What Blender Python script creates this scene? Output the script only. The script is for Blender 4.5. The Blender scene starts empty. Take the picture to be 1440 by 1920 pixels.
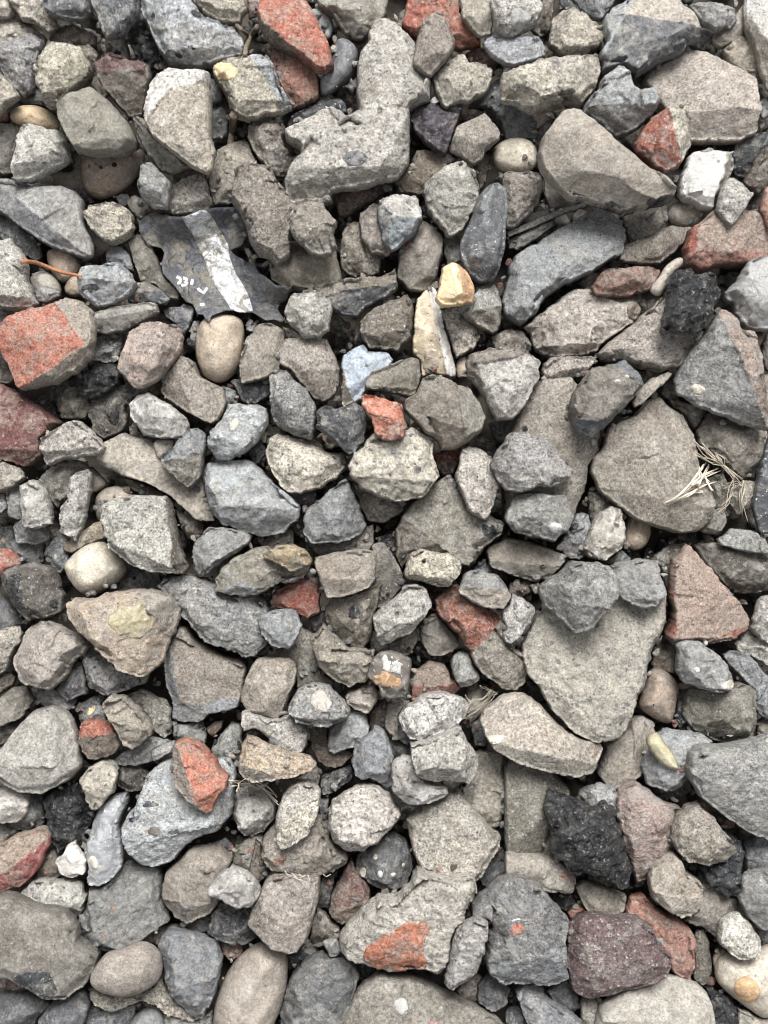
import bpy, math, random
import numpy as np
from mathutils.geometry import delaunay_2d_cdt
from mathutils import Vector
SC = bpy.context.scene
COL = SC.collection
# ---------------------------------------------------------------- camera model
W, H = 1440.0, 1920.0
HC = 1.90                     # camera height above the bottom of the pile
ZREF = 0.035
K = 0.0005 / (HC - ZREF)      # half a millimetre per photograph pixel at the mean surface
def ray(px, py, z):
    return (px - W/2) * K * (HC - z), (H/2 - py) * K * (HC - z)
# ---------------------------------------------------------------- colours
def lin(h):
    c = np.array([int(h[i:i+2], 16) for i in (0, 2, 4)]) / 255.0
    return np.where(c <= 0.04045, c / 12.92, ((c + 0.055) / 1.055) ** 2.4)
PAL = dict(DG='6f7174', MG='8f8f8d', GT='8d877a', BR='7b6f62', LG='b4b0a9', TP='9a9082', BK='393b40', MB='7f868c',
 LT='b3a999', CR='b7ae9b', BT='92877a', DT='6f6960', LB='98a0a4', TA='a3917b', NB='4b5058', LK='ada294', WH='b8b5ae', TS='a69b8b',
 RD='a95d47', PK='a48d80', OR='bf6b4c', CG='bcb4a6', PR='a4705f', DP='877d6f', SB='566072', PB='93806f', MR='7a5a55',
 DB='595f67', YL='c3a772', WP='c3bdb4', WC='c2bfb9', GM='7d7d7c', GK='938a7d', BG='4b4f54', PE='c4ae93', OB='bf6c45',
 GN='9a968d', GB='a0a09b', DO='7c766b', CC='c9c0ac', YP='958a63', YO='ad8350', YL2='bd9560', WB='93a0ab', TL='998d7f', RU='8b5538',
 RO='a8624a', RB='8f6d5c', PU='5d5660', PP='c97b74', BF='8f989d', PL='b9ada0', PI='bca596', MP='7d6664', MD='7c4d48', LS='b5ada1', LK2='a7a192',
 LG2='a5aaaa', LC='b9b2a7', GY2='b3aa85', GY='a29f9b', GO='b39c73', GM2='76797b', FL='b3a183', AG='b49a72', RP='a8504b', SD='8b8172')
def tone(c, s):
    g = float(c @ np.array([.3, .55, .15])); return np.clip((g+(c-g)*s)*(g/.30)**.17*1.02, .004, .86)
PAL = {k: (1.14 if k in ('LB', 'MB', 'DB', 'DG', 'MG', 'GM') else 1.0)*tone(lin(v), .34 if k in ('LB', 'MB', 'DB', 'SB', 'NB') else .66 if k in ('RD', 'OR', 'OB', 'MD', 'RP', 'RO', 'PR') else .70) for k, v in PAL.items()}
# ---------------------------------------------------------------- noise (numpy value noise)
def _h(i, j, k):
    n = (i * 73856093) ^ (j * 19349663) ^ (k * 83492791)
    n = (n ^ (n >> 13)) * 1274126177
    n = n & 0x7fffffff
    n = (n ^ (n >> 16)) * 668265263
    return (n & 0xffffff) / 8388607.5 - 1.0
def vnoise(x, y, s):
    xi = np.floor(x).astype(np.int64); yi = np.floor(y).astype(np.int64)
    fx = x - xi; fy = y - yi
    u = fx*fx*fx*(fx*(fx*6-15)+10); v = fy*fy*fy*(fy*(fy*6-15)+10)
    k = np.int64(s)
    a = _h(xi, yi, k); b = _h(xi+1, yi, k); c = _h(xi, yi+1, k); d = _h(xi+1, yi+1, k)
    return (a*(1-u)+b*u)*(1-v) + (c*(1-u)+d*u)*v
def fbm(x, y, s, oct=3):
    r = 0; a = 1.0; t = 0
    for o in range(oct):
        r = r + a * vnoise(x*2**o*(1+0.03*o) + 7.3*o, y*2**o + 3.1*o, s + 17*o); t += a; a *= 0.5
    return r / t
def ridged(x, y, s, oct=2):
    r = 0; a = 1.0; t = 0
    for o in range(oct):
        r = r + a * (1 - 2*np.abs(vnoise(x*2**o+1.7*o, y*2**o+9.1*o, s+31*o))); t += a; a *= .5
    return r / t
# ---------------------------------------------------------------- geometry helpers
def area(p):
    x, y = p[:, 0], p[:, 1]
    return 0.5 * np.sum(x*np.roll(y, -1) - np.roll(x, -1)*y)
def chaikin(p, q, n):
    for _ in range(n):
        nx = np.roll(p, -1, 0)
        p = np.stack([p*(1-q)+nx*q, p*q+nx*(1-q)], 1).reshape(-1, 2)
    return p
def resample(p, ds):
    q = np.vstack([p, p[:1]])
    L = np.concatenate([[0], np.cumsum(np.linalg.norm(np.diff(q, axis=0), axis=1))])
    n = max(10, int(round(L[-1] / ds)))
    t = np.arange(n) / n * L[-1]
    return np.stack([np.interp(t, L, q[:, 0]), np.interp(t, L, q[:, 1])], 1)
def inside(pts, poly):
    x, y = pts[:, 0], pts[:, 1]; r = np.zeros(len(pts), bool)
    a = poly; b = np.roll(poly, -1, 0)
    for (x1, y1), (x2, y2) in zip(a, b):
        if y1 == y2: continue
        c = ((y1 > y) != (y2 > y)) & (x < (x2-x1)*(y-y1)/(y2-y1)+x1)
        r ^= c
    return r
def dist_to(pts, poly):
    a = poly; b = np.roll(poly, -1, 0); ab = b - a; L2 = np.maximum((ab**2).sum(1), 1e-18)
    out = np.empty(len(pts))
    for s in range(0, len(pts), 2000):
        p = pts[s:s+2000, None, :] - a[None]
        t = np.clip((p*ab[None]).sum(2) / L2[None], 0, 1)
        d = p - t[..., None]*ab[None]
        out[s:s+2000] = np.sqrt((d**2).sum(2).min(1))
    return out
def triangulate(poly, sp, rng):
    """triangles filling a closed outline (metres); outline vertices come first"""
    lo = poly.min(0); hi = poly.max(0)
    gx = np.arange(lo[0], hi[0], sp); gy = np.arange(lo[1], hi[1], sp*0.87)
    X, Y = np.meshgrid(gx, gy); X = X + (np.arange(len(gy)) % 2)[:, None]*sp*0.5
    g = np.stack([X.ravel(), Y.ravel()], 1)
    g += rng.uniform(-.18, .18, g.shape)*sp
    if len(g):
        g = g[inside(g, poly)]
    if len(g):
        g = g[dist_to(g, poly) > sp*0.55]
    allp = np.vstack([poly, g]) if len(g) else poly
    n = len(poly)
    vs = [Vector((float(a)*1000, float(b)*1000)) for a, b in allp]
    v, e, f, ov, oe, of = delaunay_2d_cdt(vs, [(i, (i+1) % n) for i in range(n)], [], 1, 1e-5)
    P = np.array([(q.x, q.y) for q in v]) / 1000
    F = np.array([t for t in f if len(t) == 3], dtype=np.int64)
    return P, F
def ccw(P, F):
    a, b, c = P[F[:, 0]], P[F[:, 1]], P[F[:, 2]]
    cr = (b[:, 0]-a[:, 0])*(c[:, 1]-a[:, 1]) - (b[:, 1]-a[:, 1])*(c[:, 0]-a[:, 0])
    F = F.copy(); m = cr < 0; F[m] = F[m][:, ::-1]
    return F[np.abs(cr) > 1e-13]
def subdivide(P, F):
    n = len(P)
    E = np.sort(np.concatenate([F[:, [0, 1]], F[:, [1, 2]], F[:, [2, 0]]]), 1)
    key = E[:, 0]*n + E[:, 1]
    uq, inv = np.unique(key, return_inverse=True)
    mid = 0.5*(P[uq // n] + P[uq % n])
    m = len(F); a = n + inv[:m]; b = n + inv[m:2*m]; c = n + inv[2*m:]
    F2 = np.concatenate([np.stack([F[:, 0], a, c], 1), np.stack([F[:, 1], b, a], 1), np.stack([F[:, 2], c, b], 1), np.stack([a, b, c], 1)])
    return np.vstack([P, mid]), F2
def boundary_loop(F):
    E = np.concatenate([F[:, [0, 1]], F[:, [1, 2]], F[:, [2, 0]]])
    S = set(map(tuple, E.tolist()))
    nxt = {a: b for a, b in S if (b, a) not in S}
    st = next(iter(nxt)); loop = [st]; c = nxt[st]
    while c != st and len(loop) <= len(nxt):
        loop.append(c); c = nxt.get(c, st)
    return np.array(loop)
def make_mesh(name, V, F, col=None, smooth=True):
    me = bpy.data.meshes.new(name)
    me.vertices.add(len(V)); me.vertices.foreach_set('co', np.asarray(V, np.float32).ravel())
    me.loops.add(F.size); me.loops.foreach_set('vertex_index', F.astype(np.int32).ravel())
    me.polygons.add(len(F))
    me.polygons.foreach_set('loop_start', np.arange(0, F.size, F.shape[1], dtype=np.int32))
    me.update(calc_edges=True)
    me.polygons.foreach_set('use_smooth', np.full(len(F), smooth, dtype=bool))
    if col is not None:
        at = me.color_attributes.new('Col', 'FLOAT_COLOR', 'POINT')
        c4 = np.ones((len(V), 4), np.float32); c4[:, :3] = col
        at.data.foreach_set('color', c4.ravel())
    me.validate()
    return me
def link(name, me, mat, parent=None, loc=(0, 0, 0)):
    o = bpy.data.objects.new(name, me); COL.objects.link(o); o.location = loc
    if mat: me.materials.append(mat)
    if parent: o.parent = parent
    return o
def tag(o, label=None, cat=None, group=None, kind=None):
    if label: o['label'] = label
    if cat: o['category'] = cat
    if group: o['group'] = group
    if kind: o['kind'] = kind
    return o
# ---------------------------------------------------------------- materials
class NT:
    def __init__(s, name):
        s.m = bpy.data.materials.new(name); s.m.use_nodes = True
        s.t = s.m.node_tree; s.t.nodes.clear()
        s.out = s.n('ShaderNodeOutputMaterial'); s.b = s.n('ShaderNodeBsdfPrincipled')
        s.l(s.b.outputs[0], s.out.inputs[0])
        tc = s.n('ShaderNodeTexCoord'); oi = s.n('ShaderNodeObjectInfo')
        mul = s.n('ShaderNodeMath', operation='MULTIPLY'); s.l(oi.outputs['Random'], mul.inputs[0]); mul.inputs[1].default_value = 37.0
        cmb = s.n('ShaderNodeCombineXYZ')
        for i in range(3): s.l(mul.outputs[0], cmb.inputs[i])
        add = s.n('ShaderNodeVectorMath', operation='ADD')
        s.l(tc.outputs['Object'], add.inputs[0]); s.l(cmb.outputs[0], add.inputs[1])
        s.rnd = oi.outputs['Random']
        f1 = s.n('ShaderNodeMath', operation='MULTIPLY'); s.l(s.rnd, f1.inputs[0]); f1.inputs[1].default_value = 13.7
        f2 = s.n('ShaderNodeMath', operation='FRACT'); s.l(f1.outputs[0], f2.inputs[0]); s.r2 = f2.outputs[0]
        g1 = s.n('ShaderNodeMath', operation='MULTIPLY'); s.l(s.rnd, g1.inputs[0]); g1.inputs[1].default_value = 29.3
        g2 = s.n('ShaderNodeMath', operation='FRACT'); s.l(g1.outputs[0], g2.inputs[0]); s.r3 = g2.outputs[0]
        k = s.ramp(s.r2, 0, 1, .70, 1.35)
        sc = s.n('ShaderNodeVectorMath', operation='SCALE'); s.l(add.outputs[0], sc.inputs[0]); s.l(k, sc.inputs['Scale'])
        s.co = sc.outputs[0]
    def layered(s, amount=.55):
        """squash the coordinates along a random direction, more on some objects than on others"""
        vr = s.n('ShaderNodeVectorRotate', rotation_type='Z_AXIS'); s.l(s.co, vr.inputs['Vector'])
        an = s.math('MULTIPLY', s.r3, 6.28); s.l(an, vr.inputs['Angle'])
        cx = s.n('ShaderNodeCombineXYZ'); cx.inputs[0].default_value = 1; cx.inputs[2].default_value = 1
        s.l(s.ramp(s.r2, .35, 1, 1.0, 1-amount), cx.inputs[1])
        m = s.n('ShaderNodeVectorMath', operation='MULTIPLY'); s.l(vr.outputs[0], m.inputs[0]); s.l(cx.outputs[0], m.inputs[1])
        s.co = m.outputs[0]
    def n(s, t, **k):
        x = s.t.nodes.new(t)
        for a, v in k.items(): setattr(x, a, v)
        return x
    def l(s, a, b): s.t.links.new(a, b)
    def col(s):
        return s.n('ShaderNodeAttribute', attribute_name='Col').outputs['Color']
    def noise(s, scale, detail=5, rough=0.6, dist=0.0):
        x = s.n('ShaderNodeTexNoise'); s.l(s.co, x.inputs['Vector'])
        x.inputs['Scale'].default_value = scale; x.inputs['Detail'].default_value = detail
        x.inputs['Roughness'].default_value = rough; x.inputs['Distortion'].default_value = dist
        return x.outputs['Fac']
    def voro(s, scale, feature='F1'):
        x = s.n('ShaderNodeTexVoronoi', feature=feature); s.l(s.co, x.inputs['Vector']); x.inputs['Scale'].default_value = scale
        return x
    def ramp(s, f, a, b, va=0.0, vb=1.0):
        x = s.n('ShaderNodeMapRange'); s.l(f, x.inputs['Value'])
        x.inputs['From Min'].default_value = a; x.inputs['From Max'].default_value = b
        x.inputs['To Min'].default_value = va; x.inputs['To Max'].default_value = vb
        return x.outputs[0]
    def vary(s, a, b):
        """let b replace a fully on some objects, only a little on others"""
        return s.mix(s.ramp(s.r3, 0, 1, .5, 1.1), a, b)
    def math(s, op, a, b):
        x = s.n('ShaderNodeMath', operation=op)
        for i, v in enumerate((a, b)):
            if isinstance(v, (int, float)): x.inputs[i].default_value = v
            else: s.l(v, x.inputs[i])
        return x.outputs[0]
    def mix(s, fac, a, b, mode='MIX'):
        x = s.n('ShaderNodeMix', data_type='RGBA', blend_type=mode)
        if isinstance(fac, (int, float)): x.inputs[0].default_value = fac
        else: s.l(fac, x.inputs[0])
        for i, v in ((6, a), (7, b)):
            if isinstance(v, (tuple, list, np.ndarray)): x.inputs[i].default_value = (*[float(q) for q in v[:3]], 1)
            else: s.l(v, x.inputs[i])
        return x.outputs[2]
    def scale(s, c, f):
        x = s.n('ShaderNodeVectorMath', operation='SCALE'); s.l(c, x.inputs[0]); s.l(f, x.inputs['Scale'])
        return x.outputs[0]
    def done(s, col, bumps, rough=0.9, spec=0.25):
        s.l(col, s.b.inputs['Base Color'])
        if isinstance(rough, (int, float)): s.b.inputs['Roughness'].default_value = rough
        else: s.l(rough, s.b.inputs['Roughness'])
        s.b.inputs['Specular IOR Level'].default_value = spec
        prev = None
        for h, strength, d in bumps:
            bp = s.n('ShaderNodeBump'); s.l(h, bp.inputs['Height'])
            bp.inputs['Strength'].default_value = strength; bp.inputs['Distance'].default_value = d
            if prev: s.l(prev, bp.inputs['Normal'])
            prev = bp.outputs[0]
        if prev: s.l(prev, s.b.inputs['Normal'])
        return s.m
DUST = (0.365, 0.345, 0.312)
def grains(t, c, scale, dark, light, pd, pl):
    """sand grains: irregular dark and light specks; pd, pl set how common they are"""
    nd = t.noise(scale, 2.5, .55, .4); nl = t.noise(scale*1.27, 2.5, .55, .4)
    md = t.ramp(nd, .33+pd*.35, .27+pd*.35, 0, .80); ml = t.ramp(nl, .67-pl*.35, .73-pl*.35, 0, .65)
    return t.mix(ml, t.mix(md, c, dark), light)
def aggregate(t, c, scale, share, lo, hi, wobble=.004):
    """stones set in the mortar: some distorted cells take a grey of their own"""
    nz = t.n('ShaderNodeTexNoise'); t.l(t.co, nz.inputs['Vector']); nz.inputs['Scale'].default_value = scale*1.5; nz.inputs['Detail'].default_value = 3
    sv = t.n('ShaderNodeVectorMath', operation='SCALE'); t.l(nz.outputs['Color'], sv.inputs[0]); sv.inputs['Scale'].default_value = wobble
    ad = t.n('ShaderNodeVectorMath', operation='ADD'); t.l(t.co, ad.inputs[0]); t.l(sv.outputs[0], ad.inputs[1])
    v = t.n('ShaderNodeTexVoronoi'); t.l(ad.outputs[0], v.inputs['Vector']); v.inputs['Scale'].default_value = scale
    sep = t.n('ShaderNodeSeparateColor'); t.l(v.outputs['Color'], sep.inputs[0])
    m = t.math('MULTIPLY', t.math('LESS_THAN', sep.outputs[0], share), t.ramp(v.outputs['Distance'], .34, .46, .8, 0))
    g = t.mix(sep.outputs[1], lo, hi)
    return t.mix(m, c, g), m
def mat_concrete():
    t = NT('concrete'); c = t.col()
    c = t.mix(t.ramp(t.noise(30, 6, .65), 0.46, 0.64, 0, 0.6), c, DUST)
    c = t.scale(c, t.ramp(t.noise(75, 8, .75, .5), 0.32, 0.68, 0.62, 1.40))
    c, m = aggregate(t, c, 135, .20, (.14, .14, .145), (.50, .47, .42))
    c, m2 = aggregate(t, c, 300, .22, (.10, .10, .105), (.62, .6, .56), .002)
    c = t.vary(c, t.scale(c, t.ramp(t.noise(390, 3, .8), 0.34, 0.66, 0.42, 1.62)))
    c = t.vary(c, grains(t, c, 330, (0.05, 0.05, 0.052), (0.70, 0.68, 0.64), 0.08, 0.12))
    pit = t.ramp(t.noise(125, 4, .6), 0.26, 0.34, 0, 1)
    c = t.scale(c, t.ramp(pit, 0, 1, .35, 1))
    return t.done(c, [(t.noise(110, 9, .80), 1.0, .0055), (pit, .8, .0008), (t.noise(420, 5, .8), 1.0, .0015)], .95, .12)
def mat_rock():
    t = NT('rock'); t.layered(.42); c = t.col()
    m = t.noise(55, 8, .72, 1.0)
    c = t.mix(t.ramp(m, .48, .62, 0, .65), c, DUST)
    c = t.scale(c, t.ramp(t.noise(120, 9, .78, .4), .32, .68, .44, 1.56))
    c = t.vary(c, t.scale(c, t.ramp(t.noise(400, 3, .8), .34, .66, .50, 1.52)))
    c = t.vary(c, grains(t, c, 300, (0.045, 0.047, 0.052), (0.64, 0.64, 0.62), .05, .09))
    c = t.mix(t.math('MULTIPLY', t.ramp(t.noise(26, 5, .6, 1.2), .57, .60, 0, .55), t.r3), c, (.40, .39, .37))
    return t.done(c, [(t.noise(70, 9, .75), 1.0, .0075), (t.noise(330, 6, .78), 1.0, .0016)], .80, .25)
def mat_stone():
    t = NT('dusty_stone'); t.layered(.3); c = t.col()
    c = t.mix(t.ramp(t.noise(36, 7, .7), .44, .66, 0, .6), c, DUST)
    c = t.scale(c, t.ramp(t.noise(80, 9, .78, .3), .32, .68, .60, 1.38))
    c = t.vary(c, t.scale(c, t.ramp(t.noise(390, 3, .8), .34, .66, .50, 1.53)))
    c = t.vary(c, grains(t, c, 320, (0.07, 0.067, 0.062), (0.62, 0.59, 0.53), .05, .09))
    return t.done(c, [(t.noise(85, 9, .75), 1.0, .0050), (t.noise(600, 5, .8), 1.0, .0010)], .92, .15)
def mat_pebble():
    t = NT('pebble'); c = t.col()
    c = t.scale(c, t.ramp(t.noise(60, 7, .7, .8), .32, .68, .66, 1.3))
    c = t.mix(t.ramp(t.noise(35, 5), .5, .75, 0, .45), c, DUST)
    c = t.scale(c, t.ramp(t.noise(420, 3, .8), .34, .66, .74, 1.27))
    c = grains(t, c, 300, (0.12, 0.1, 0.08), (0.6, 0.57, 0.5), .06, .05)
    return t.done(c, [(t.noise(140, 8, .65), .8, .002), (t.noise(900, 4, .7), .8, .0006)], .68, .28)
def mat_brick():
    t = NT('fired_brick'); c = t.col()
    c = t.scale(c, t.ramp(t.noise(120, 6, .7), .3, .7, .70, 1.3))
    c = t.mix(t.ramp(t.noise(60, 8, .75, .5), .45, .61, 0, .76), c, (0.31, 0.27, 0.23))
    c = t.scale(c, t.ramp(t.noise(380, 3, .8), .34, .66, .56, 1.45))
    c = grains(t, c, 260, (0.10, 0.035, 0.025), (0.62, 0.45, 0.36), .08, .08)
    pore = t.ramp(t.noise(170, 2, .5), .26, .36, 0, 1)
    return t.done(c, [(t.noise(130, 8, .75), 1.0, .0035), (pore, .9, .001), (t.noise(700, 5, .78), 1.0, .0009)], .95, .12)
def mat_tar():
    t = NT('black_tar'); c = t.col()
    c = t.scale(c, t.ramp(t.noise(150, 7, .75), .32, .68, .25, 1.5))
    c = t.mix(t.ramp(t.noise(80, 9, .82, .5), .52, .63, 0, .8), c, (0.27, 0.26, 0.235))
    c = grains(t, c, 260, (0.006, 0.006, 0.008), (0.55, 0.55, 0.54), .2, .12)
    return t.done(c, [(t.noise(90, 9, .78, .6), 1.0, .009), (t.noise(380, 5, .78), 1.0, .0022)], t.ramp(t.noise(150, 5), .38, .62, .16, .6), .8)
def mat_flint():
    t = NT('flint'); c = t.col()
    c = t.scale(c, t.ramp(t.noise(70, 5, .6, 1.5), .3, .7, .6, 1.35))
    c = t.mix(t.ramp(t.noise(45, 6, .65, 1.0), .54, .68, 0, .5), c, (0.36, 0.34, 0.31))
    c = grains(t, c, 260, (0.06, 0.06, 0.065), (0.7, 0.7, 0.7), .05, .08)
    return t.done(c, [(t.noise(90, 5, .6), .8, .003), (t.noise(600, 5, .7), .5, .0006)], .42, .45)
def mat_quartz():
    t = NT('quartz'); c = t.col()
    c = t.mix(t.ramp(t.noise(100, 6, .7, 1.0), .45, .68, 0, .6), c, (0.36, 0.37, 0.38))
    c = t.mix(t.ramp(t.noise(40, 5), .55, .72, 0, .6), c, DUST)
    c = t.scale(c, t.ramp(t.noise(600, 4, .7), .3, .7, .78, 1.2))
    c = grains(t, c, 260, (0.12, 0.11, 0.11), (0.8, 0.8, 0.8), .08, .1)
    return t.done(c, [(t.noise(140, 6, .7), 1.0, .003), (t.noise(700, 5, .7), .8, .0008)], .6, .35)
def mat_plain(name, rgb, rough, bscale, bd, amp=.3, dust=0.0):
    t = NT(name); c = t.mix(0.0, rgb, rgb)
    c = t.scale(c, t.ramp(t.noise(bscale, 5, .7), .3, .7, 1-amp, 1+amp))
    if dust: c = t.mix(t.ramp(t.noise(110, 7, .72), .44, .62, 0, dust), c, (0.27, 0.245, 0.205))
    return t.done(c, [(t.noise(bscale*1.5, 6, .7), .8, bd)], rough, .3)
def mat_film(name, rgb, dirt, lo, hi, rough):
    t = NT(name); c = t.mix(0.0, rgb, rgb)
    c = t.scale(c, t.ramp(t.noise(90, 6, .7, 1.0), .3, .7, .55, 1.5))
    c = t.mix(t.ramp(t.noise(48, 9, .74, .6), lo, hi, 0, dirt), c, (0.25, 0.225, 0.185))
    c = t.mix(t.ramp(t.noise(210, 7, .75), .54, .62, 0, .75), c, (0.30, 0.275, 0.23))
    c = t.scale(c, t.ramp(t.noise(400, 3, .8), .34, .66, .75, 1.25))
    return t.done(c, [(t.noise(42, 6, .6, 2.0), 1.0, .010), (t.noise(180, 6, .7), .9, .002)], rough, .35)
MAT = dict(C=mat_concrete(), R=mat_rock(), S=mat_stone(), P=mat_pebble(), B=mat_brick(), A=mat_tar(), F=mat_flint(), Q=mat_quartz())
NAME = dict(C=('concrete_chunk', 'concrete chunk'), R=('rock', 'rock'), S=('stone', 'stone'), P=('pebble', 'pebble'), B=('brick_piece', 'brick'),
            A=('asphalt_lump', 'asphalt'), F=('flint_stone', 'flint'), Q=('quartz_stone', 'quartz'))
GROUP = dict(C='concrete chunks in the rubble', R='rocks in the rubble', S='stones in the rubble', P='pebbles in the rubble', B='brick pieces in the rubble',
             A='black asphalt lumps in the rubble', F='flints in the rubble', Q='quartz stones in the rubble')
# shape habits: height ratio, edge roundness (share of half width), outline smoothing, roughness mm (large, mid, fine), facets
HAB = dict(C=(1.3, .15, (.05, 1), (1.2, 1.4, .9), 3), R=(1.3, .14, (.04, 1), (1.2, 1.1, .55), 5), S=(1.2, .14, (.05, 1), (.9, .6, .32), 4),
           P=(1.06, .98, (.25, 3), (.7, .10, .04), 0), B=(1.3, .09, (.05, 1), (.8, .9, .6), 3), A=(1.4, .30, (.08, 1), (2.2, 3.6, 1.7), 6),
           F=(1.2, .20, (.08, 1), (1.0, .45, .14), 4), Q=(1.3, .16, (.07, 1), (1.2, 1.0, .45), 4))
# ---------------------------------------------------------------- the pile
RES = 0.002; GX0, GY0 = -0.46, -0.60; NX, NY = 460, 600
HM = np.zeros((NY, NX))
def cells(x, y):
    return np.clip(((y-GY0)/RES).astype(int), 0, NY-1), np.clip(((x-GX0)/RES).astype(int), 0, NX-1)
def raise_map(x, y, z):
    j, i = cells(x, y)
    np.maximum.at(HM, (j, i), z)
    np.maximum.at(HM, (np.minimum(j+1, NY-1), i), z-.0008); np.maximum.at(HM, (j, np.minimum(i+1, NX-1)), z-.0008)
STASH = []
def parse_pts(s, T):
    return np.array([[float(a)/3+T[0] for a in (q.split(',')[0],)] + [float(q.split(',')[1])/3+T[1]] for q in s.split()])
def surface(P, poly, w, Ht, kind, seed, cuts, rng, base_rgb, hab, er):
    """height above the rim plane and colour for points P inside the outline"""
    d = dist_to(P, poly)
    cen = poly.mean(0)
    rough = hab[3]
    th0 = rng.uniform(0, 6.283); th = np.arctan2(P[:, 1]-cen[1], P[:, 0]-cen[0])
    dirf = 1.0 if kind == 'P' else (.35+1.3*(.5+.5*np.cos(th-th0))**1.5)
    R = er*w/2 * dirf * (1 + 0.45*fbm(P[:, 0]/(w*.35), P[:, 1]/(w*.35), seed+5, 2))
    t = np.clip(d/np.maximum(R, 1e-5), 0, 1)
    ex = 0.5 if kind == 'P' else 0.52
    ze = Ht*(1-(1-t)**2)**ex
    tilt = rng.normal(0, .10 if kind in 'P' else .20, 2)
    zt = Ht*(1.0) + (P-cen) @ tilt
    zt = np.maximum(zt, .35*Ht)
    col = np.repeat(base_rgb[None], len(P), 0)
    planes = [zt]; code = np.zeros(len(P), int)
    for (x1, y1, x2, y2, s, cname) in cuts:
        dx, dy = x2-x1, y2-y1; L = math.hypot(dx, dy)
        nx, ny = dy/L, -dx/L            # right-hand side on screen (y already flipped to world)
        dd = (P[:, 0]-x1)*nx + (P[:, 1]-y1)*ny
        dd = dd + 0.0012*fbm(P[:, 0]/.006, P[:, 1]/.006, seed+41, 3)
        md = max(dd.max(), 1e-4)
        if s > 0:
            code = code*2 + (dd > 0)
            se = min(s, .92*Ht/md)
            planes.append(np.where(dd > 0, Ht - se*dd, 1e3) if False else Ht*1.0 - se*np.maximum(dd, -.3*Ht))
        if cname:
            m = np.clip(dd/.0012+.5, 0, 1)[:, None]
            if cname == 'BK': m = m*np.clip(5*fbm(P[:, 0]/.009, P[:, 1]/.009, seed+47, 3)+.85, 0, 1)[:, None]
            col = col*(1-m) + PAL[cname][None]*m
    nf = hab[4] if len(cuts) < 1 else max(1, hab[4]-2-len(cuts))
    if kind != 'P':
        ang0 = rng.uniform(0, 6.28)
        for k in range(nf):
            a = ang0 + k*6.283/nf + rng.uniform(-.5, .5)
            n = np.array([math.cos(a), math.sin(a)])
            pr = (poly-cen) @ n; r = pr.max()
            f = rng.uniform(.15, .6); q = (P-cen) @ n - f*r
            q = q + .0008*fbm(P[:, 0]/.008, P[:, 1]/.008, seed+61+k, 2)
            drop = rng.uniform(.30, .80)*Ht
            planes.append(Ht*rng.uniform(.92, 1.08) - drop*np.maximum(q, -.25*r)/max(r*(1-f), 1e-4))
    z = planes[0]
    kk = .02*Ht + (.0002 if kind != 'P' else .002)
    for p in planes[1:]:
        h = np.clip(.5+.5*(p-z)/kk, 0, 1); z = p*(1-h)+z*h - kk*h*(1-h)
    h = np.clip(.5+.5*(ze-z)/kk, 0, 1); z = ze*(1-h)+z*h - kk*h*(1-h)
    if kind != 'P':
        # broken faces: planes fitted to patches of the surface
        N = int(np.clip(len(P)/140, 5, {'S': 9, 'B': 9}.get(kind, 22)))
        wx = P + .003*np.stack([fbm(P[:, 0]/.012, P[:, 1]/.012, seed+81, 2), fbm(P[:, 0]/.012, P[:, 1]/.012, seed+83, 2)], 1)
        ci = rng.choice(len(P), N, replace=False); sd = P[ci]
        D2 = ((wx[:, None]-sd[None])**2).sum(2) + 4.0*(code[:, None] != code[ci][None]); own = D2.argmin(1)
        pls = np.zeros((N, 3)); pls[:, 0] = 1e3
        for k in range(N):
            q = own == k
            q &= code == code[ci[k]]
            if q.sum() < 6: continue
            Aq = np.column_stack([np.ones(q.sum()), P[q]-sd[k]]); pls[k] = np.linalg.lstsq(Aq, z[q], rcond=None)[0]
        nn = np.argsort(D2, 1)[:, :3]
        zk = pls[nn, 0] + ((P[:, None]-sd[nn])*pls[nn, 1:]).sum(2)
        zk = np.where(code[:, None] == code[ci][nn], zk, 1e3); fz = zk.min(1); fz = np.where((fz > 100) | (np.abs(fz-z) > .3*Ht), z, fz)
        bl = {'S': .7, 'B': .6}.get(kind, .9)*np.clip(d/.003, 0, 1)
        z = z*(1-bl)+fz*bl
    z = np.where(d <= 1e-7, 0, np.maximum(z, .02*Ht))
    sc = min(1.0, w/.04)**.7
    fade = np.clip(d/.002, .15, 1)
    x, y = P[:, 0], P[:, 1]
    n = rough[0]*.001*sc*1.6*fbm(x/(w*.40), y/(w*.40), seed, 2)
    n = n + rough[1]*.001*sc*1.7*(fbm(x/.010, y/.010, seed+11, 3) if kind in 'PSF' else (.6*fbm(x/.0085, y/.0085, seed+11, 3)+.5*ridged(x/.013, y/.013, seed+13, 2)))
    n = n + rough[2]*.001*1.5*fbm(x/.0042, y/.0042, seed+23, 2)
    return z + n*fade, col
def fit_plane(x, y, v, cen):
    A = np.stack([np.ones_like(x), x-cen[0], y-cen[1]], 1)
    p = np.array([np.quantile(v, .8), 0, 0])
    for _ in range(12):
        r = v - A @ p
        wt = np.where(r > 0, 1.0, .10)
        M = (A*wt[:, None]).T @ A + np.diag([0, 3e-4*len(x), 3e-4*len(x)])
        p = np.linalg.solve(M, (A*wt[:, None]).T @ v)
    g = math.hypot(p[1], p[2])
    if g > .30: p[1:] *= .30/g
    r = v - A @ p
    p[0] += np.quantile(r, .95) if len(r) > 4 else r.max()
    return p
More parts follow.
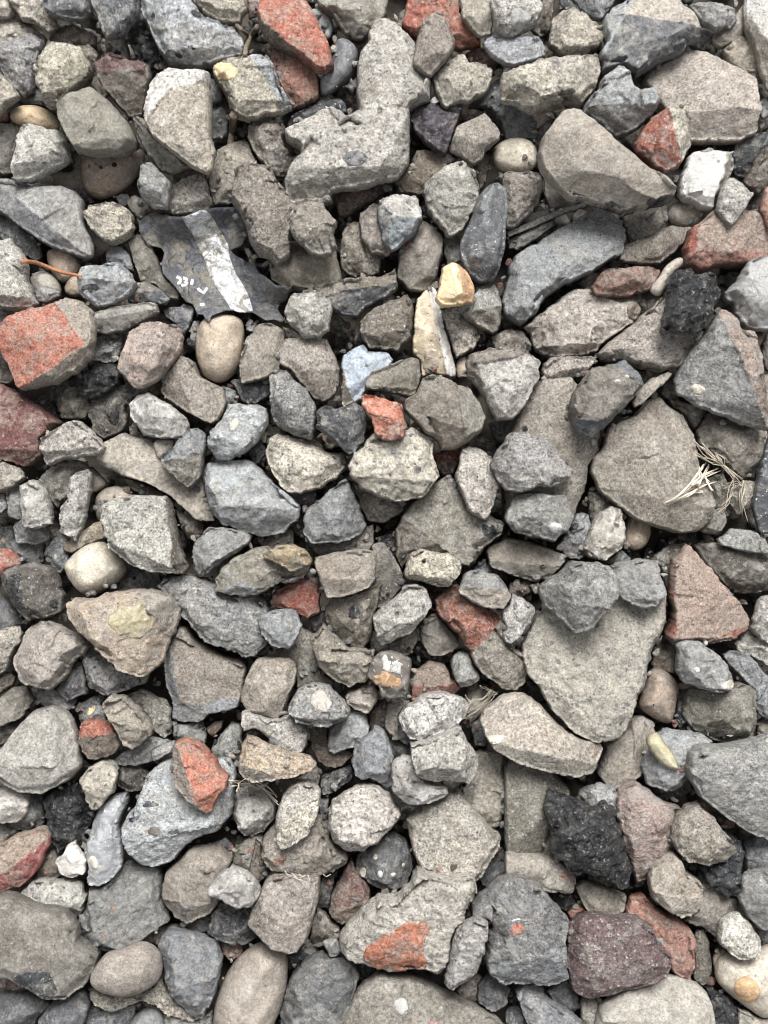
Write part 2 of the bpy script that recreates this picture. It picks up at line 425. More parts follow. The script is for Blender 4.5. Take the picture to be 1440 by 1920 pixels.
def build_stone(line, idx, T, parts):
    f = line.split(';'); kind, lev, cname, label = f[0], float(f[1]), f[2], f[3]
    px = parse_pts(f[4], T); opts = f[5].split() if len(f) > 5 else []
    rng = np.random.default_rng(1000+idx); seed = idx*101+7
    hab = HAB[kind]; mk = kind; kh = hab[0]; er = hab[1]*rng.uniform(.8, 1.25)
    cutpx = []
    for o in opts:
        k, v = o.split('=')
        if k == 'h': kh *= float(v)/.45*.9
        elif k == 'm': mk = v
        elif k == 'c':
            q = v.split(',')
            cutpx.append((float(q[0])/3+T[0], float(q[1])/3+T[1], float(q[2])/3+T[0], float(q[3])/3+T[1], float(q[4]), q[5] if len(q) > 5 else None))
    px = chaikin(px, *hab[2])
    # first guess of the rim on the mean plane, for size and support
    x, y = ray(px[:, 0], px[:, 1], ZREF)
    p0 = np.stack([x, y], 1)
    if area(p0) < 0: p0 = p0[::-1]; px = px[::-1]
    A = abs(area(p0)); per = np.linalg.norm(p0-np.roll(p0, -1, 0), axis=1).sum(); w = 4*A/per
    Ht = kh*.5*w*rng.uniform(.9, 1.1)
    Ht = min(Ht, .042)
    cen = p0.mean(0)
    ring = np.vstack([resample(p0*s+cen*(1-s), .003) for s in (.97, .86)])
    inner = np.vstack([resample(p0*s+cen*(1-s), .004) for s in (.7, .45)])
    j, i = cells(ring[:, 0], ring[:, 1]); v = HM[j, i]
    pl = fit_plane(ring[:, 0], ring[:, 1], v, cen)
    # the body itself must not sink far into what lies under it
    j, i = cells(inner[:, 0], inner[:, 1]); vi = HM[j, i]
    pi = pl[0]+(inner-cen) @ pl[1:]
    over = np.quantile(vi - (pi + .75*Ht), .95)
    if over > 0: pl[0] += over
    pl[0] = max(pl[0] + .0012, .010*rng.uniform(.5, 1.0))
    # true rim: rays through the outline onto the rim plane
    def onto(q, up):
        z = np.full(len(q), pl[0])
        for _ in range(6):
            x, y = ray(q[:, 0], q[:, 1], z); z = pl[0]+up+(x-cen[0])*pl[1]+(y-cen[1])*pl[2]
        return np.stack([x, y], 1)
    poly = onto(px, .35*Ht)
    nr = np.roll(poly, -1, 0)-np.roll(poly, 1, 0); nr = np.stack([nr[:, 1], -nr[:, 0]], 1)/np.maximum(np.linalg.norm(nr, axis=1)[:, None], 1e-9)
    poly = poly - nr*.0001
    poly = resample(poly, .0021)
    nrm = np.roll(poly, -1, 0)-np.roll(poly, 1, 0); nrm = np.stack([nrm[:, 1], -nrm[:, 0]], 1)/np.maximum(np.linalg.norm(nrm, axis=1)[:, None], 1e-9)
    P, F = triangulate(poly, .0024, rng)
    F = ccw(P, F); nc = len(P); Fc = F
    P, F = subdivide(P, F)
    if w > .0: pass
    cuts = []
    for c in cutpx:
        q = onto(np.array([[c[0], c[1]], [c[2], c[3]]]), .9*Ht); cuts.append((q[0, 0], q[0, 1], q[1, 0], q[1, 1], c[4], c[5]))
    # in-plane roughness of the outline
    jit = rng.uniform(.9, 1.1)*np.array([1.0, rng.uniform(.985, 1.005), rng.uniform(.96, 1.02)])
    base = np.clip(PAL[cname]*jit, 0, 1)
    z, col = surface(P, poly, w, Ht, kind, seed, cuts, rng, base, hab, er)
    amp = dict(P=.0002, S=.0007, F=.0006, A=.0026).get(kind, .0012)*min(1, w/.03)
    Pw = P + amp*np.stack([fbm(P[:, 0]/.0065, P[:, 1]/.0065, seed+71, 4), fbm(P[:, 0]/.0065+5, P[:, 1]/.0065+9, seed+73, 4)], 1)*1.6
    plane = pl[0]+(Pw[:, 0]-cen[0])*pl[1]+(Pw[:, 1]-cen[1])*pl[2]
    V = np.column_stack([Pw, plane+z])
    # underside: a coarser rounded bottom on the same rim
    loop = boundary_loop(F)
    bp = P[loop]
    Pb, Fb = triangulate(bp, .008, rng)
    Fb = ccw(Pb, Fb)[:, ::-1]
    db = dist_to(Pb, bp); tb = np.clip(db/(.5*w), 0, 1)
    Hb = min(.8*Ht, .024)
    n0 = len(V); nb = len(loop)
    extra = Pb[nb:]
    if np.abs(Pb[:nb]-bp).max() < 1e-6:
        zb = -Hb*np.sqrt(np.maximum(1-(1-tb)**2, 0)); plb = pl[0]+(Pb[:, 0]-cen[0])*pl[1]+(Pb[:, 1]-cen[1])*pl[2]
        Vb = np.column_stack([Pb, plb+zb])[nb:]
        remap = np.concatenate([loop, n0+np.arange(len(extra))])
        V2 = np.vstack([V, Vb]); F2 = np.vstack([F, remap[Fb]])
        col2 = np.vstack([col, np.repeat(base[None], len(Vb), 0)])
    else:
        V2, F2, col2 = V, F, col
    org = np.array([cen[0], cen[1], pl[0]-Hb])
    nm, cat = NAME[kind]
    o = link(nm, make_mesh(nm, V2-org, F2, col2), MAT[mk], None, org)
    tag(o, label, cat, GROUP[kind])
    raise_map(V[:, 0], V[:, 1], V[:, 2])
    STASH.append((mk, (V[:nc]-org), Fc, col[:nc], w))
    for k, pt in enumerate(parts):
        build_part(pt, o, org, V, T, seed+500+k, w)
    return o
def build_part(line, parent, org, V, T, seed, w):
    f = line[1:].split(';'); name, kind, cname = f[0], f[1], f[2]
    px = chaikin(parse_pts(f[3], T), .25, 2)
    rng = np.random.default_rng(seed)
    def zat(x, y):
        out = np.empty(len(x))
        for s in range(0, len(x), 500):
            d2 = (x[s:s+500, None]-V[None, :, 0])**2+(y[s:s+500, None]-V[None, :, 1])**2
            k = np.argpartition(d2, 4, axis=1)[:, :4]; dd = np.take_along_axis(d2, k, 1); wt = 1/(dd+1e-7)
            out[s:s+500] = (V[k, 2]*wt).sum(1)/wt.sum(1)
        return out
    z = np.full(len(px), org[2]+.01)
    for _ in range(5):
        x, y = ray(px[:, 0], px[:, 1], z); z = zat(x, y)
    poly = np.stack([x, y], 1)
    if area(poly) < 0: poly = poly[::-1]
    poly = resample(poly, .0012)
    P, F = triangulate(poly, .0015, rng); F = ccw(P, F)
    d = dist_to(P, poly); wp = 4*abs(area(poly))/np.linalg.norm(poly-np.roll(poly, -1, 0), axis=1).sum()
    t = np.clip(d/(.5*wp), 0, 1)
    peb = kind in 'P' or name in ('white_dot', 'white_spot')
    Hd = (.12*wp if peb else min(.03*wp+.0005, .0013))
    zz = zat(P[:, 0], P[:, 1]) + .0002 + Hd*np.sqrt(np.maximum(1-(1-t)**2, 0))
    zz = zz + (0 if peb else .0003*fbm(P[:, 0]/.004, P[:, 1]/.004, seed, 2)*(d > 0))
    Pw = P + (.0003 if peb else .0024)*np.stack([fbm(P[:, 0]/.006, P[:, 1]/.006, seed+1, 3), fbm(P[:, 0]/.006, P[:, 1]/.006, seed+2, 3)], 1)
    top = np.column_stack([Pw, zz]); bot = np.column_stack([Pw, zz-.002-Hd])
    n = len(P); lp = boundary_loop(F); nx = np.roll(lp, -1)
    side = np.vstack([np.stack([lp, lp+n, nx], 1), np.stack([nx, lp+n, nx+n], 1)])
    Vp = np.vstack([top, bot]); Fp = np.vstack([F, F[:, ::-1]+n, side])
    link(name, make_mesh(name, Vp-org, Fp, np.repeat(PAL[cname][None], len(Vp), 0)), MAT[kind], parent)
def ground_at(x, y, r=2):
    j, i = cells(np.asarray(x), np.asarray(y)); out = np.full(np.shape(i), -1.0)
    for a in range(-r, r+1):
        for b in range(-r, r+1):
            out = np.maximum(out, HM[np.clip(j+a, 0, NY-1), np.clip(i+b, 0, NX-1)])
    return out
def tube(pts, rad, n=6):
    """closed tube along 3-D points with a radius per point"""
    pts = np.asarray(pts, float); rad = np.broadcast_to(rad, len(pts))
    tg = np.gradient(pts, axis=0); tg /= np.maximum(np.linalg.norm(tg, axis=1)[:, None], 1e-9)
    up = np.array([0, 0, 1.0]); V = []; F = []
    for p, t, r in zip(pts, tg, rad):
        s = np.cross(t, up); s = s/np.linalg.norm(s) if np.linalg.norm(s) > 1e-4 else np.array([1.0, 0, 0]); u = np.cross(s, t)
        for k in range(n):
            a = 2*math.pi*k/n; V.append(p + r*(math.cos(a)*s+math.sin(a)*u))
    for i in range(len(pts)-1):
        for k in range(n):
            a, b = i*n+k, i*n+(k+1) % n
            F += [(a, b, b+n), (a, b+n, a+n)]
    V += [pts[0], pts[-1]]; m = len(V)
    for k in range(n):
        F += [(m-2, (k+1) % n, k), (m-1, (len(pts)-1)*n+k, (len(pts)-1)*n+(k+1) % n)]
    return np.array(V), np.array(F)
def strand(pxs, r0, r1, lift=.0, wob=.0, rng=None, n=14, follow=True, q85=.85):
    """a stick or stalk laid over the stones along photograph points"""
    q = np.array(pxs, float); L = np.concatenate([[0], np.cumsum(np.linalg.norm(np.diff(q, axis=0), axis=1))])
    t = np.linspace(0, L[-1], n); q = np.stack([np.interp(t, L, q[:, 0]), np.interp(t, L, q[:, 1])], 1)
    if rng is not None and wob: q = q + np.cumsum(rng.normal(0, wob, q.shape), 0)
    z = np.full(n, .05)
    for _ in range(4):
        x, y = ray(q[:, 0], q[:, 1], z); z = ground_at(x, y, 1)
    # a stiff stalk: straight in height, resting on the highest stones
    s = np.linspace(0, 1, n)
    if follow:
        c = np.polyfit(s, z, 2); zz = np.polyval(c, s); zz += np.quantile(z-zz, q85)
    else:
        zz = z
    zz = zz + lift + max(r0, r1)
    x, y = ray(q[:, 0], q[:, 1], zz)
    return tube(np.column_stack([x, y, zz]), np.linspace(r0, r1, n))
def merge(list_vf):
    V = []; F = []; o = 0
    for v, f in list_vf:
        V.append(v); F.append(f+o); o += len(v)
    return np.vstack(V), np.vstack(F)
def place(name, vf, mat, label, cat, parent=None):
    V, F = vf
    if parent is None:
        org = np.array([V[:, 0].mean(), V[:, 1].mean(), V[:, 2].min()])
        return tag(link(name, make_mesh(name, V-org, F), mat, None, org), label, cat)
    return link(name, make_mesh(name, V-np.array(parent.location), F), mat, parent)
# ---------------------------------------------------------------- plastic scrap
def zoomed(s, x0, y0, k):
    return np.array([[float(a)/k+x0, float(b)/k+y0] for a, b in (q.split(',') for q in s.split())])
def sheet(px, lift, th, sp, seed, fn=None):
    rng = np.random.default_rng(seed)
    z = np.full(len(px), .05)
    for _ in range(4):
        x, y = ray(px[:, 0], px[:, 1], z); z = ZS(x, y)+lift
    poly = np.stack([x, y], 1)
    if area(poly) < 0: poly = poly[::-1]
    poly = resample(poly, sp)
    P, F = triangulate(poly, sp*1.05, rng); F = ccw(P, F)
    zz = ZS(P[:, 0], P[:, 1])+lift
    n = len(P); lp = boundary_loop(F); nx = np.roll(lp, -1)
    side = np.vstack([np.stack([lp, lp+n, nx], 1), np.stack([nx, lp+n, nx+n], 1)])
    return np.vstack([np.column_stack([P, zz]), np.column_stack([P, zz-th])]), np.vstack([F, F[:, ::-1]+n, side])
def ZS(x, y):
    """height of the draped, crumpled plastic"""
    j = np.clip((y-GY0)/RES, 0, NY-1.01); i = np.clip((x-GX0)/RES, 0, NX-1.01)
    j0 = j.astype(int); i0 = i.astype(int); fj = j-j0; fi = i-i0
    b = (DR[j0, i0]*(1-fi)+DR[j0, i0+1]*fi)*(1-fj)+(DR[j0+1, i0]*(1-fi)+DR[j0+1, i0+1]*fi)*fj
    return b + .0045*ridged(x/.026+.5*y/.026, y/.040, 5, 2) + .0030*ridged(x/.014, y/.016+.3*x/.014, 9, 2) + .0006*fbm(x/.005, y/.005, 9, 2)
def drape():
    h = HM.copy()
    def box(a, r):
        for ax in (0, 1):
            s = np.zeros_like(a)
            for k in range(-r, r+1): s += np.roll(a, k, ax)
            a = s/(2*r+1)
        return a
    m = h.copy()
    for a in range(-3, 4):
        for b in range(-3, 4): m = np.maximum(m, np.roll(np.roll(h, a, 0), b, 1))
    return box(box(m, 3), 3)
def plastic_scrap():
    global DR
    DR = drape()
    out = zoomed('45,215 75,180 110,150 150,148 220,150 300,158 400,165 470,150 540,110 600,98 660,90 760,85 860,80 900,110 930,160 940,230 945,340 925,385 900,420 850,432 820,445 850,480 880,500 960,545 1020,560 1060,640 1120,670 1200,740 1330,760 1300,860 1230,900 1220,950 1280,1040 1240,1055 1200,1030 1120,1040 1040,990 1000,970 900,975 860,955 780,955 700,985 660,1000 640,1060 610,1030 590,990 540,985 520,940 500,900 440,880 410,840 380,790 330,725 290,690 250,640 235,560 262,470 240,430 180,415 120,400 80,340 50,280', 250, 370, 4.5)
    m_bl = mat_film('weathered_black_plastic', (0.115, 0.122, 0.138), .85, .49, .58, .40)
    m_wh = mat_film('weathered_white_print', (0.70, 0.71, 0.72), .9, .49, .55, .55)
    m_lt = mat_plain('white_lettering', (0.66, 0.67, 0.68), .6, 200, .0008, .2, .35)
    V, F = sheet(out, .0006, .0009, .0022, 3)
    root = place('plastic_scrap', (V, F), m_bl, 'torn black plastic wrapper scrap with a white stripe and remains of lettering', 'wrapper')
    st = zoomed('405,165 440,160 500,140 560,108 610,110 650,140 700,225 750,310 800,400 805,450 815,510 840,580 870,650 920,730 970,820 1010,955 960,972 880,968 820,940 780,870 730,800 690,740 640,650 620,590 590,500 540,400 500,310 450,240', 250, 370, 4.5)
    place('white_stripe', sheet(st, .0011, .0006, .0018, 4), m_wh, None, None, root)
    def glyph(s, wd):
        res = []
        for stroke in s.split('|'):
            q = zoomed(stroke, 250, 370, 4.5)
            if len(q) > 2: q2 = [q[0]]+[.75*q[i]+.25*q[i+1] for i in range(len(q)-1)]+[q[-1]]; q = np.array(q2)
            d = np.gradient(q, axis=0); nn = np.stack([-d[:, 1], d[:, 0]], 1)/np.maximum(np.linalg.norm(d, axis=1)[:, None], 1e-6)
            res.append(sheet(np.vstack([q+nn*wd, (q-nn*wd)[::-1]]), .0011, .0006, .0012, 8))
        return merge(res)
    for g in ('365,670 395,680 402,700 395,725 372,722', '418,680 450,684 456,705 430,712 456,715 452,740 405,742', '500,690 492,740', '545,765 582,822 625,762', '560,905 600,900', '815,905 835,918 850,915'):
        place('lettering', glyph(g, 2.9), m_lt, None, None, root)
    rng = np.random.default_rng(77); th = []
    for a, b, ln in ((45, 215, -20), (60, 300, -14), (120, 400, -12), (262, 470, 16), (330, 725, -18), (410, 840, -22), (440, 880, -16), (540, 985, -10), (640, 1060, 14), (900, 110, 18), (930, 160, 20), (945, 340, 22), (960, 470, 24), (1020, 560, 20), (1000, 500, 16), (1330, 760, 14), (1300, 800, -14), (1280, 1040, 12), (1230, 900, 10), (820, 40, 12)):
        for _ in range(2):
            x, y = a/4.5+250, b/4.5+370; an = rng.uniform(0, 6.28); pts = [(x, y)]
            for k in range(5):
                an += rng.normal(0, .7); pts.append((pts[-1][0]+abs(ln)/9*math.cos(an), pts[-1][1]+abs(ln)/9*math.sin(an)))
            th.append(strand(pts, .0003, .0002, .0008, 0, None, 8))
    mf = mat_plain('frayed_fibre', (0.30, 0.27, 0.22), .9, 400, .0003)
    for v in th: place('loose_thread', v, mf, None, None, root)
    raise_map(V[:, 0], V[:, 1], V[:, 2])
DATA = """T 0 0
R;5;LT;pale stone cut off by the photo's top left corner;-60,-60 40,-60 60,10 90,75 40,100 -60,110
C;6;LT;light taupe lump second from the top left corner;30,-40 250,-40 260,30 310,90 330,160 270,185 200,130 130,115 90,70 50,10
R;6;DG;dark grey rough rock on the top edge above the brown wedge;240,-60 500,-60 520,20 530,90 460,115 390,120 320,100 250,60;c=260,60,520,50,.8
R;7;DG;dark rock with a pale flank pointing down from the top edge;490,-60 780,-60 790,60 740,140 690,200 610,225 570,180 540,80 500,-10;c=560,-60,640,200,.7,MG
R;2;TP;dim taupe stone deep under the dark pointed rock at the top;580,180 700,180 730,310 740,370 600,330
A;3;BK;black tar lump beside the big speckled blue-grey rock;730,170 800,90 830,120 880,260 950,370 900,400 800,390 740,280
R;7;LB;big speckled blue-grey rock with dark inclusions at the top;780,-60 1010,-60 1080,10 1160,110 1300,150 1370,210 1375,300 1200,360 1090,390 960,380 900,290 840,170 790,50;c=880,290,1370,230,.6
>dark_inclusion;R;BK;1060,260 1090,248 1105,275 1080,300 1058,290
>dark_inclusion;R;BK;1000,350 1030,345 1045,365 1020,378 1000,370
>dark_inclusion;R;BK;845,70 870,75 875,105 855,110 845,95
C;6;LT;pale rounded stone on the top edge between blue-grey rock and brick;1040,-40 1390,-40 1400,50 1350,130 1250,145 1170,100 1090,30
R;4;PK;small brown-pink stone tucked behind the big red brick's top;1380,-30 1470,-30 1470,80 1400,110 1390,40
C;4;LT;pale upper stone of two on the left edge near the top;-60,100 60,95 190,150 270,210 260,250 180,250 90,240 0,290 -60,300
C;5;MG;grey blocky stone in front of the pale one near the top left edge;-60,260 80,205 180,190 265,240 240,290 200,380 190,500 130,545 50,470 0,400 -60,330;c=0,310,250,260,.3
C;6;LT;pale angular stone on the left edge above the tan agate;-60,380 10,400 60,470 115,540 60,590 0,640 -60,660;c=0,600,110,530,.9
R;3;MG;dim grey stone in the gap left of the cream cobble;100,480 220,500 290,600 180,600 100,560
R;3;BR;dark brown wedge with a small pebble above the cream cobble;270,220 300,180 380,140 470,160 540,200 540,270 440,290 330,270
>embedded_pebble;P;BR;440,210 470,170 510,190 515,240 470,245
C;6;CR;cream rounded cobble with a broken face beside the maroon wedge;265,240 340,235 440,260 520,330 525,390 500,450 430,510 340,590 310,615 250,585 210,490 195,410 230,320;c=230,520,510,440,.9
C;4;TP;small taupe stone peeping out behind the cream cobble;430,250 510,255 560,310 540,350 480,350
R;6;MR;maroon-brown wedge with pinkish broken top;520,345 560,320 640,300 700,320 745,350 780,340 840,370 850,430 830,540 800,650 730,665 680,610 600,520 545,440;c=540,400,840,400,.5,BR c=840,560,800,380,.8
S;7;GT;grey-brown flat stone lying on the brown pebble;470,500 510,485 550,510 640,590 720,680 775,800 770,825 690,870 540,875 430,855 385,790 335,680 330,600 390,540;c=400,810,770,770,.8
P;5;PB;smooth brown pebble under the grey-brown flat stone;440,860 560,830 700,820 800,820 815,880 780,970 700,1060 590,1115 520,1115 460,1060 440,980
R;3;BR;small dim brown stone between cream cobble and maroon wedge;515,430 560,420 620,530 580,560 510,500
S;8;TS;large taupe slab with a pale chipped upper edge near the top left;880,420 950,385 1020,395 1100,385 1180,400 1185,500 1195,640 1190,770 1215,850 1190,960 1160,980 1060,930 960,850 850,760 810,690 815,580 840,490;c=1190,445,960,510,.45,LG c=960,505,830,660,.6,LG c=800,720,1160,1000,2 c=1190,980,1190,440,2 h=.4
R;6;GT;greenish grey stone with pale crust under the large taupe slab;745,660 780,650 830,680 860,740 960,830 1050,900 1070,940 960,980 900,960 830,880 770,760;c=780,700,1040,940,.7
R;3;BR;dim brown-grey stone below the taupe slab's lower tip;970,980 1080,940 1160,960 1150,1020 1060,1060 980,1060
C;6;MG;grey angular stone beside the brown pebble;790,940 850,905 900,960 975,1030 950,1110 940,1185 860,1170 790,1110 765,1050
C;5;LT;light taupe stone directly above the black plastic scrap;950,1060 1040,1010 1130,980 1160,1000 1180,1080 1205,1160 1160,1195 1040,1210 970,1220 945,1170;c=1190,1180,1140,1000,1
S;4;TP;smooth taupe stone below the vertical dry stick;1200,850 1290,810 1380,775 1410,820 1450,910 1400,1000 1340,1080 1290,1150 1200,1160 1180,1080 1165,990
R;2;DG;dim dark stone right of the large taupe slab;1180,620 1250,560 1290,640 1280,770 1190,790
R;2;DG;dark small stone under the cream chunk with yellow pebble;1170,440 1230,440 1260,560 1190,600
C;7;CR;cream chunk with a yellowish pebble set in its corner;1190,380 1210,350 1340,315 1440,310 1525,335 1560,420 1590,500 1640,575 1640,610 1570,640 1490,650 1440,680 1390,685 1320,650 1290,620 1280,560 1230,480 1195,430;c=1600,620,1480,420,.4,LB c=1260,560,1620,560,.4
>embedded_pebble;P;YL;1190,400 1215,360 1280,350 1340,385 1335,430 1280,455 1220,450
C;4;BT;crumbly brownish column-like chunk under the cream chunk with pebble;1385,710 1440,680 1580,630 1610,720 1590,820 1650,850 1660,910 1600,1000 1530,990 1460,900 1420,850 1385,750
S;5;DT;dark grey-brown slab on the left edge beside the white-grey chunk;-60,690 130,700 145,730 110,790 80,890 75,980 0,990 -60,990
B;4;PR;small reddish fragment on the left edge next to the tan agate;-60,640 50,620 60,690 -60,695
P;5;AG;tan and cream striped agate pebble near the left edge;50,640 90,590 180,580 270,610 325,660 340,730 250,740 130,710 60,680
C;7;LG;white-grey rough chunk in front of the tan agate;140,700 185,690 230,710 350,750 385,810 390,880 395,905 330,945 240,990 170,1025 80,1030 70,950 75,890 100,830 105,760;c=70,930,395,880,.8 c=390,900,350,750,.7
S;6;MG;big grey slab with a pale ridge on the left edge, below the white-grey chunk;-60,990 60,1000 180,1045 360,1040 430,1075 465,1120 475,1250 520,1350 520,1440 470,1450 300,1400 160,1310 60,1240 0,1190 -60,1180;c=-20,1030,420,1380,.6,DG
R;4;DG;dark slab fragment under the big grey slab on the left edge;-60,1200 60,1220 150,1290 240,1390 230,1470 100,1440 0,1330 -60,1320
C;6;CR;cream-white rounded stone beside the black plastic scrap;470,1195 520,1160 600,1140 690,1150 750,1210 760,1280 730,1330 640,1380 590,1370 530,1310 475,1240;c=500,1290,750,1290,.6
R;2;DG;small dark stone under the brown pebble;640,1100 720,1085 740,1140 690,1180
R;4;GT;small grey-brown stone above the cream-white rounded stone;710,1120 760,1088 820,1130 850,1190 790,1240 750,1210 715,1160
S;5;PK;pinkish stone under the upper left corner of the plastic scrap;785,1250 850,1185 900,1195 960,1230 920,1300 810,1290
C;6;BT;tall dusty chunk right of the plastic scrap's upper corner;1320,940 1370,940 1440,930 1530,950 1560,1020 1620,1080 1690,1150 1690,1200 1650,1250 1630,1350 1640,1440 1560,1500 1500,1440 1450,1440 1400,1350 1370,1230 1300,1130 1310,1050;c=1450,1440,1400,960,.4
T 480 0
B;8;RD;big red brick piece with dark pores at the top;40,-10 100,-30 250,-20 300,40 340,100 380,190 410,260 440,360 435,385 360,412 310,380 200,300 60,230 10,130 0,90;c=10,90,340,390,.9,BR
B;6;PR;pinkish dusty brick piece below the big porous red brick;80,280 110,250 220,300 330,390 355,440 360,480 350,560 300,590 210,620 150,530 110,420 80,330
P;5;LB;small blue-grey pebble right of the big porous red brick;290,40 380,45 430,100 440,150 420,230 370,220 320,130
P;5;DG;dark smooth long pebble between brick and pale concrete;430,230 480,205 530,215 580,280 575,330 540,430 480,480 420,530 370,545 350,500 360,420 420,390;c=380,420,560,380,.6
R;6;GT;grey-brown stone with white spots on the top edge;320,-40 750,-40 740,80 660,170 610,215 570,220 490,180 430,90 350,30
R;2;DG;dim stone in the gap beside the dark smooth long pebble;490,490 560,430 600,500 540,540
F;6;BK;black glassy shard along the L-shaped concrete block's upper side;170,700 200,650 290,610 380,550 470,545 510,580 520,650 450,640 350,670 250,720 185,755
C;7;LC;large pale L-shaped concrete block with an embedded black stone;720,88 790,120 860,190 900,230 920,340 960,420 995,470 985,570 930,580 865,610 870,720 865,800 865,900 840,960 790,1000 600,1060 420,1075 425,1140 380,1150 260,1165 200,1150 160,1080 165,990 215,910 250,880 250,840 200,810 165,790 165,750 220,710 330,650 430,600 520,660 570,620 575,580 560,520 570,460 565,350 590,280 640,220 625,180 660,120;c=160,950,860,930,.8 c=870,610,960,430,1.2 c=870,600,560,570,.12
>embedded_pebble;C;LT;600,480 650,450 715,460 725,520 690,560 620,550
>embedded_stone;R;DG;480,880 510,850 600,845 625,890 600,935 500,935
B;5;RD;red brick piece on the top edge behind the brown rounded stone;850,-30 1140,-30 1150,120 1270,210 1270,260 1130,280 1000,260 880,200 820,150 830,80;c=825,140,1260,220,.8
S;8;BT;brown rounded pyramid stone in front of the top edge brick;930,130 980,85 1020,78 1060,100 1115,220 1125,250 1080,330 980,435 940,420 880,370 890,280 910,200;c=880,320,1000,310,.6 c=1000,310,1120,250,.7
S;6;TP;taupe stone on the top edge right of the red brick piece;1140,-30 1320,-30 1340,60 1330,190 1250,210 1160,110
C;7;LG;pale grey stone with a smooth dark patch on the top edge;1310,0 1340,-30 1600,-30 1615,50 1580,150 1440,215 1380,195 1340,170 1330,90
>smooth_patch;P;MG;1430,60 1480,40 1540,80 1550,130 1490,185 1440,170
R;6;LB;oval blue-grey rock below the pale stone with smooth dark patch;1275,225 1340,195 1440,215 1540,195 1600,210 1635,270 1630,320 1560,345 1440,378 1380,350 1320,310 1280,270
B;2;MR;dim dark red fragment under the oval blue-grey rock;1180,290 1280,260 1370,330 1340,430 1200,380
C;7;CR;cream knobbly chunk between purple stone and brown pyramid;1040,385 1090,310 1170,310 1200,355 1330,370 1335,440 1310,510 1210,575 1110,595 1060,612 1030,570 1000,510 995,430
R;6;PU;dark purple rock with rusty grains;880,590 930,575 1020,580 1060,615 1140,590 1165,620 1130,700 1100,800 1060,880 1010,860 930,780 885,740 870,650;c=960,600,930,780,.6
S;7;TP;taupe five-sided stone right of the dark purple rock;1130,700 1200,670 1290,618 1320,670 1380,740 1370,780 1290,850 1270,900 1220,930 1150,880 1090,850 1095,800
R;3;MB;big dim blue-grey rock behind the taupe five-sided stone;1190,600 1300,500 1350,440 1400,460 1440,560 1500,600 1590,690 1585,780 1440,800 1400,780 1380,700 1300,600
P;5;CR;cream oval pebble left of the long diagonal slab;1325,870 1345,810 1420,768 1490,762 1560,790 1590,850 1585,930 1520,970 1440,970 1360,950 1335,910;c=1330,890,1590,880,.6
S;4;BR;brown dusty stone under the L-shaped block's right corner;770,1030 860,940 900,850 1000,850 1080,870 1140,900 1100,980 1000,1060 930,1100 820,1090
R;4;TP;narrow taupe stone under the taupe five-sided stone;1220,920 1290,850 1320,890 1300,1010 1260,1080 1230,980
C;7;LG;pale grey pitted chunk between bluish-faced stone and dark shard;1000,970 1060,935 1160,895 1200,945 1240,960 1245,1020 1260,1080 1240,1160 1200,1250 1150,1310 1090,1335 1030,1270 970,1200 940,1120 945,1030;c=960,1130,1240,1160,.3
B;5;MR;dark red brick sliver under the L-shaped block;430,1080 520,1065 600,1050 760,1025 775,1050 770,1080 700,1095 660,1130 560,1190 490,1230 460,1215 440,1140;c=440,1150,700,1080,.6,BR
C;7;LG;pale stone with a smooth blue-grey broken face;690,1140 780,1088 900,1095 920,1130 940,1230 880,1330 770,1415 720,1380 700,1300 680,1240 675,1180;c=680,1220,940,1225,.4,BF
R;5;BT;narrow brown stone left of the blue-faced one;580,1200 650,1140 700,1140 690,1230 730,1330 775,1410 740,1440 650,1430 590,1340 575,1250
R;4;BT;brown lump behind the narrow brown stone;490,1290 540,1240 600,1250 610,1340 670,1430 710,1470 690,1540 620,1570 540,1560 480,1510 465,1430
C;6;TP;dusty taupe cube-like lump below the L-shaped block;200,1200 240,1160 330,1120 380,1130 400,1180 460,1240 440,1320 460,1390 420,1440 310,1440 280,1400 230,1350 180,1290;c=190,1290,450,1250,.4
S;4;TP;taupe stone below the smooth blue-grey broken face;880,1320 940,1230 1020,1290 1060,1350 1050,1440 1020,1560 960,1640 860,1640 790,1560 800,1420
R;3;MG;small grey stone left of the dark blue shard;1050,1330 1130,1300 1150,1400 1160,1470 1080,1500 1050,1420
F;7;DB;tall dark blue-grey shard with white specks;1250,1100 1290,1050 1360,1015 1410,1060 1425,1170 1410,1290 1400,1400 1380,1500 1340,1580 1260,1590 1180,1540 1140,1420 1150,1350 1200,1250;c=1330,1050,1260,1560,.5
C;5;BT;brownish block right of the dark blue shard;1340,1010 1400,965 1520,965 1610,995 1610,1090 1590,1150 1480,1270 1440,1285 1400,1280 1380,1160 1370,1050;c=1340,1180,1600,1080,.5
T 960 0
C;7;CR;cream knobbly round stone at the top below the dark blue one;225,90 280,55 340,40 400,80 480,140 525,200 510,250 440,300 380,345 330,340 270,320 215,260 208,210 215,140
R;4;BR;rusty brown stone behind the cream knobbly round stone;170,-30 250,-30 230,80 220,170 160,210 110,180 140,100
R;5;MB;dark blue-grey stone on the top edge above the cream round stone;310,-30 600,-30 560,50 500,115 430,90 380,50
R;7;DG;big dark grey rock with pale upper edge near the top right;510,110 560,60 650,0 700,-40 900,-40 990,40 1050,80 1060,160 1060,220 990,240 980,280 900,320 790,370 690,440 620,400 500,430 490,310 530,230 510,180;c=990,130,640,90,.45,LT c=650,60,500,340,.5,LB
C;6;MG;grey flat stone on the top edge right of the big dark rock;990,30 1060,0 1190,10 1225,70 1205,140 1150,180 1060,130
R;4;MG;small grey stone near the top right corner, behind the flat one;1180,20 1260,50 1270,110 1230,165 1180,150
R;4;MB;blue-grey stone partly under the big dark grey rock;1040,150 1130,170 1120,250 1070,300 990,260 1020,210
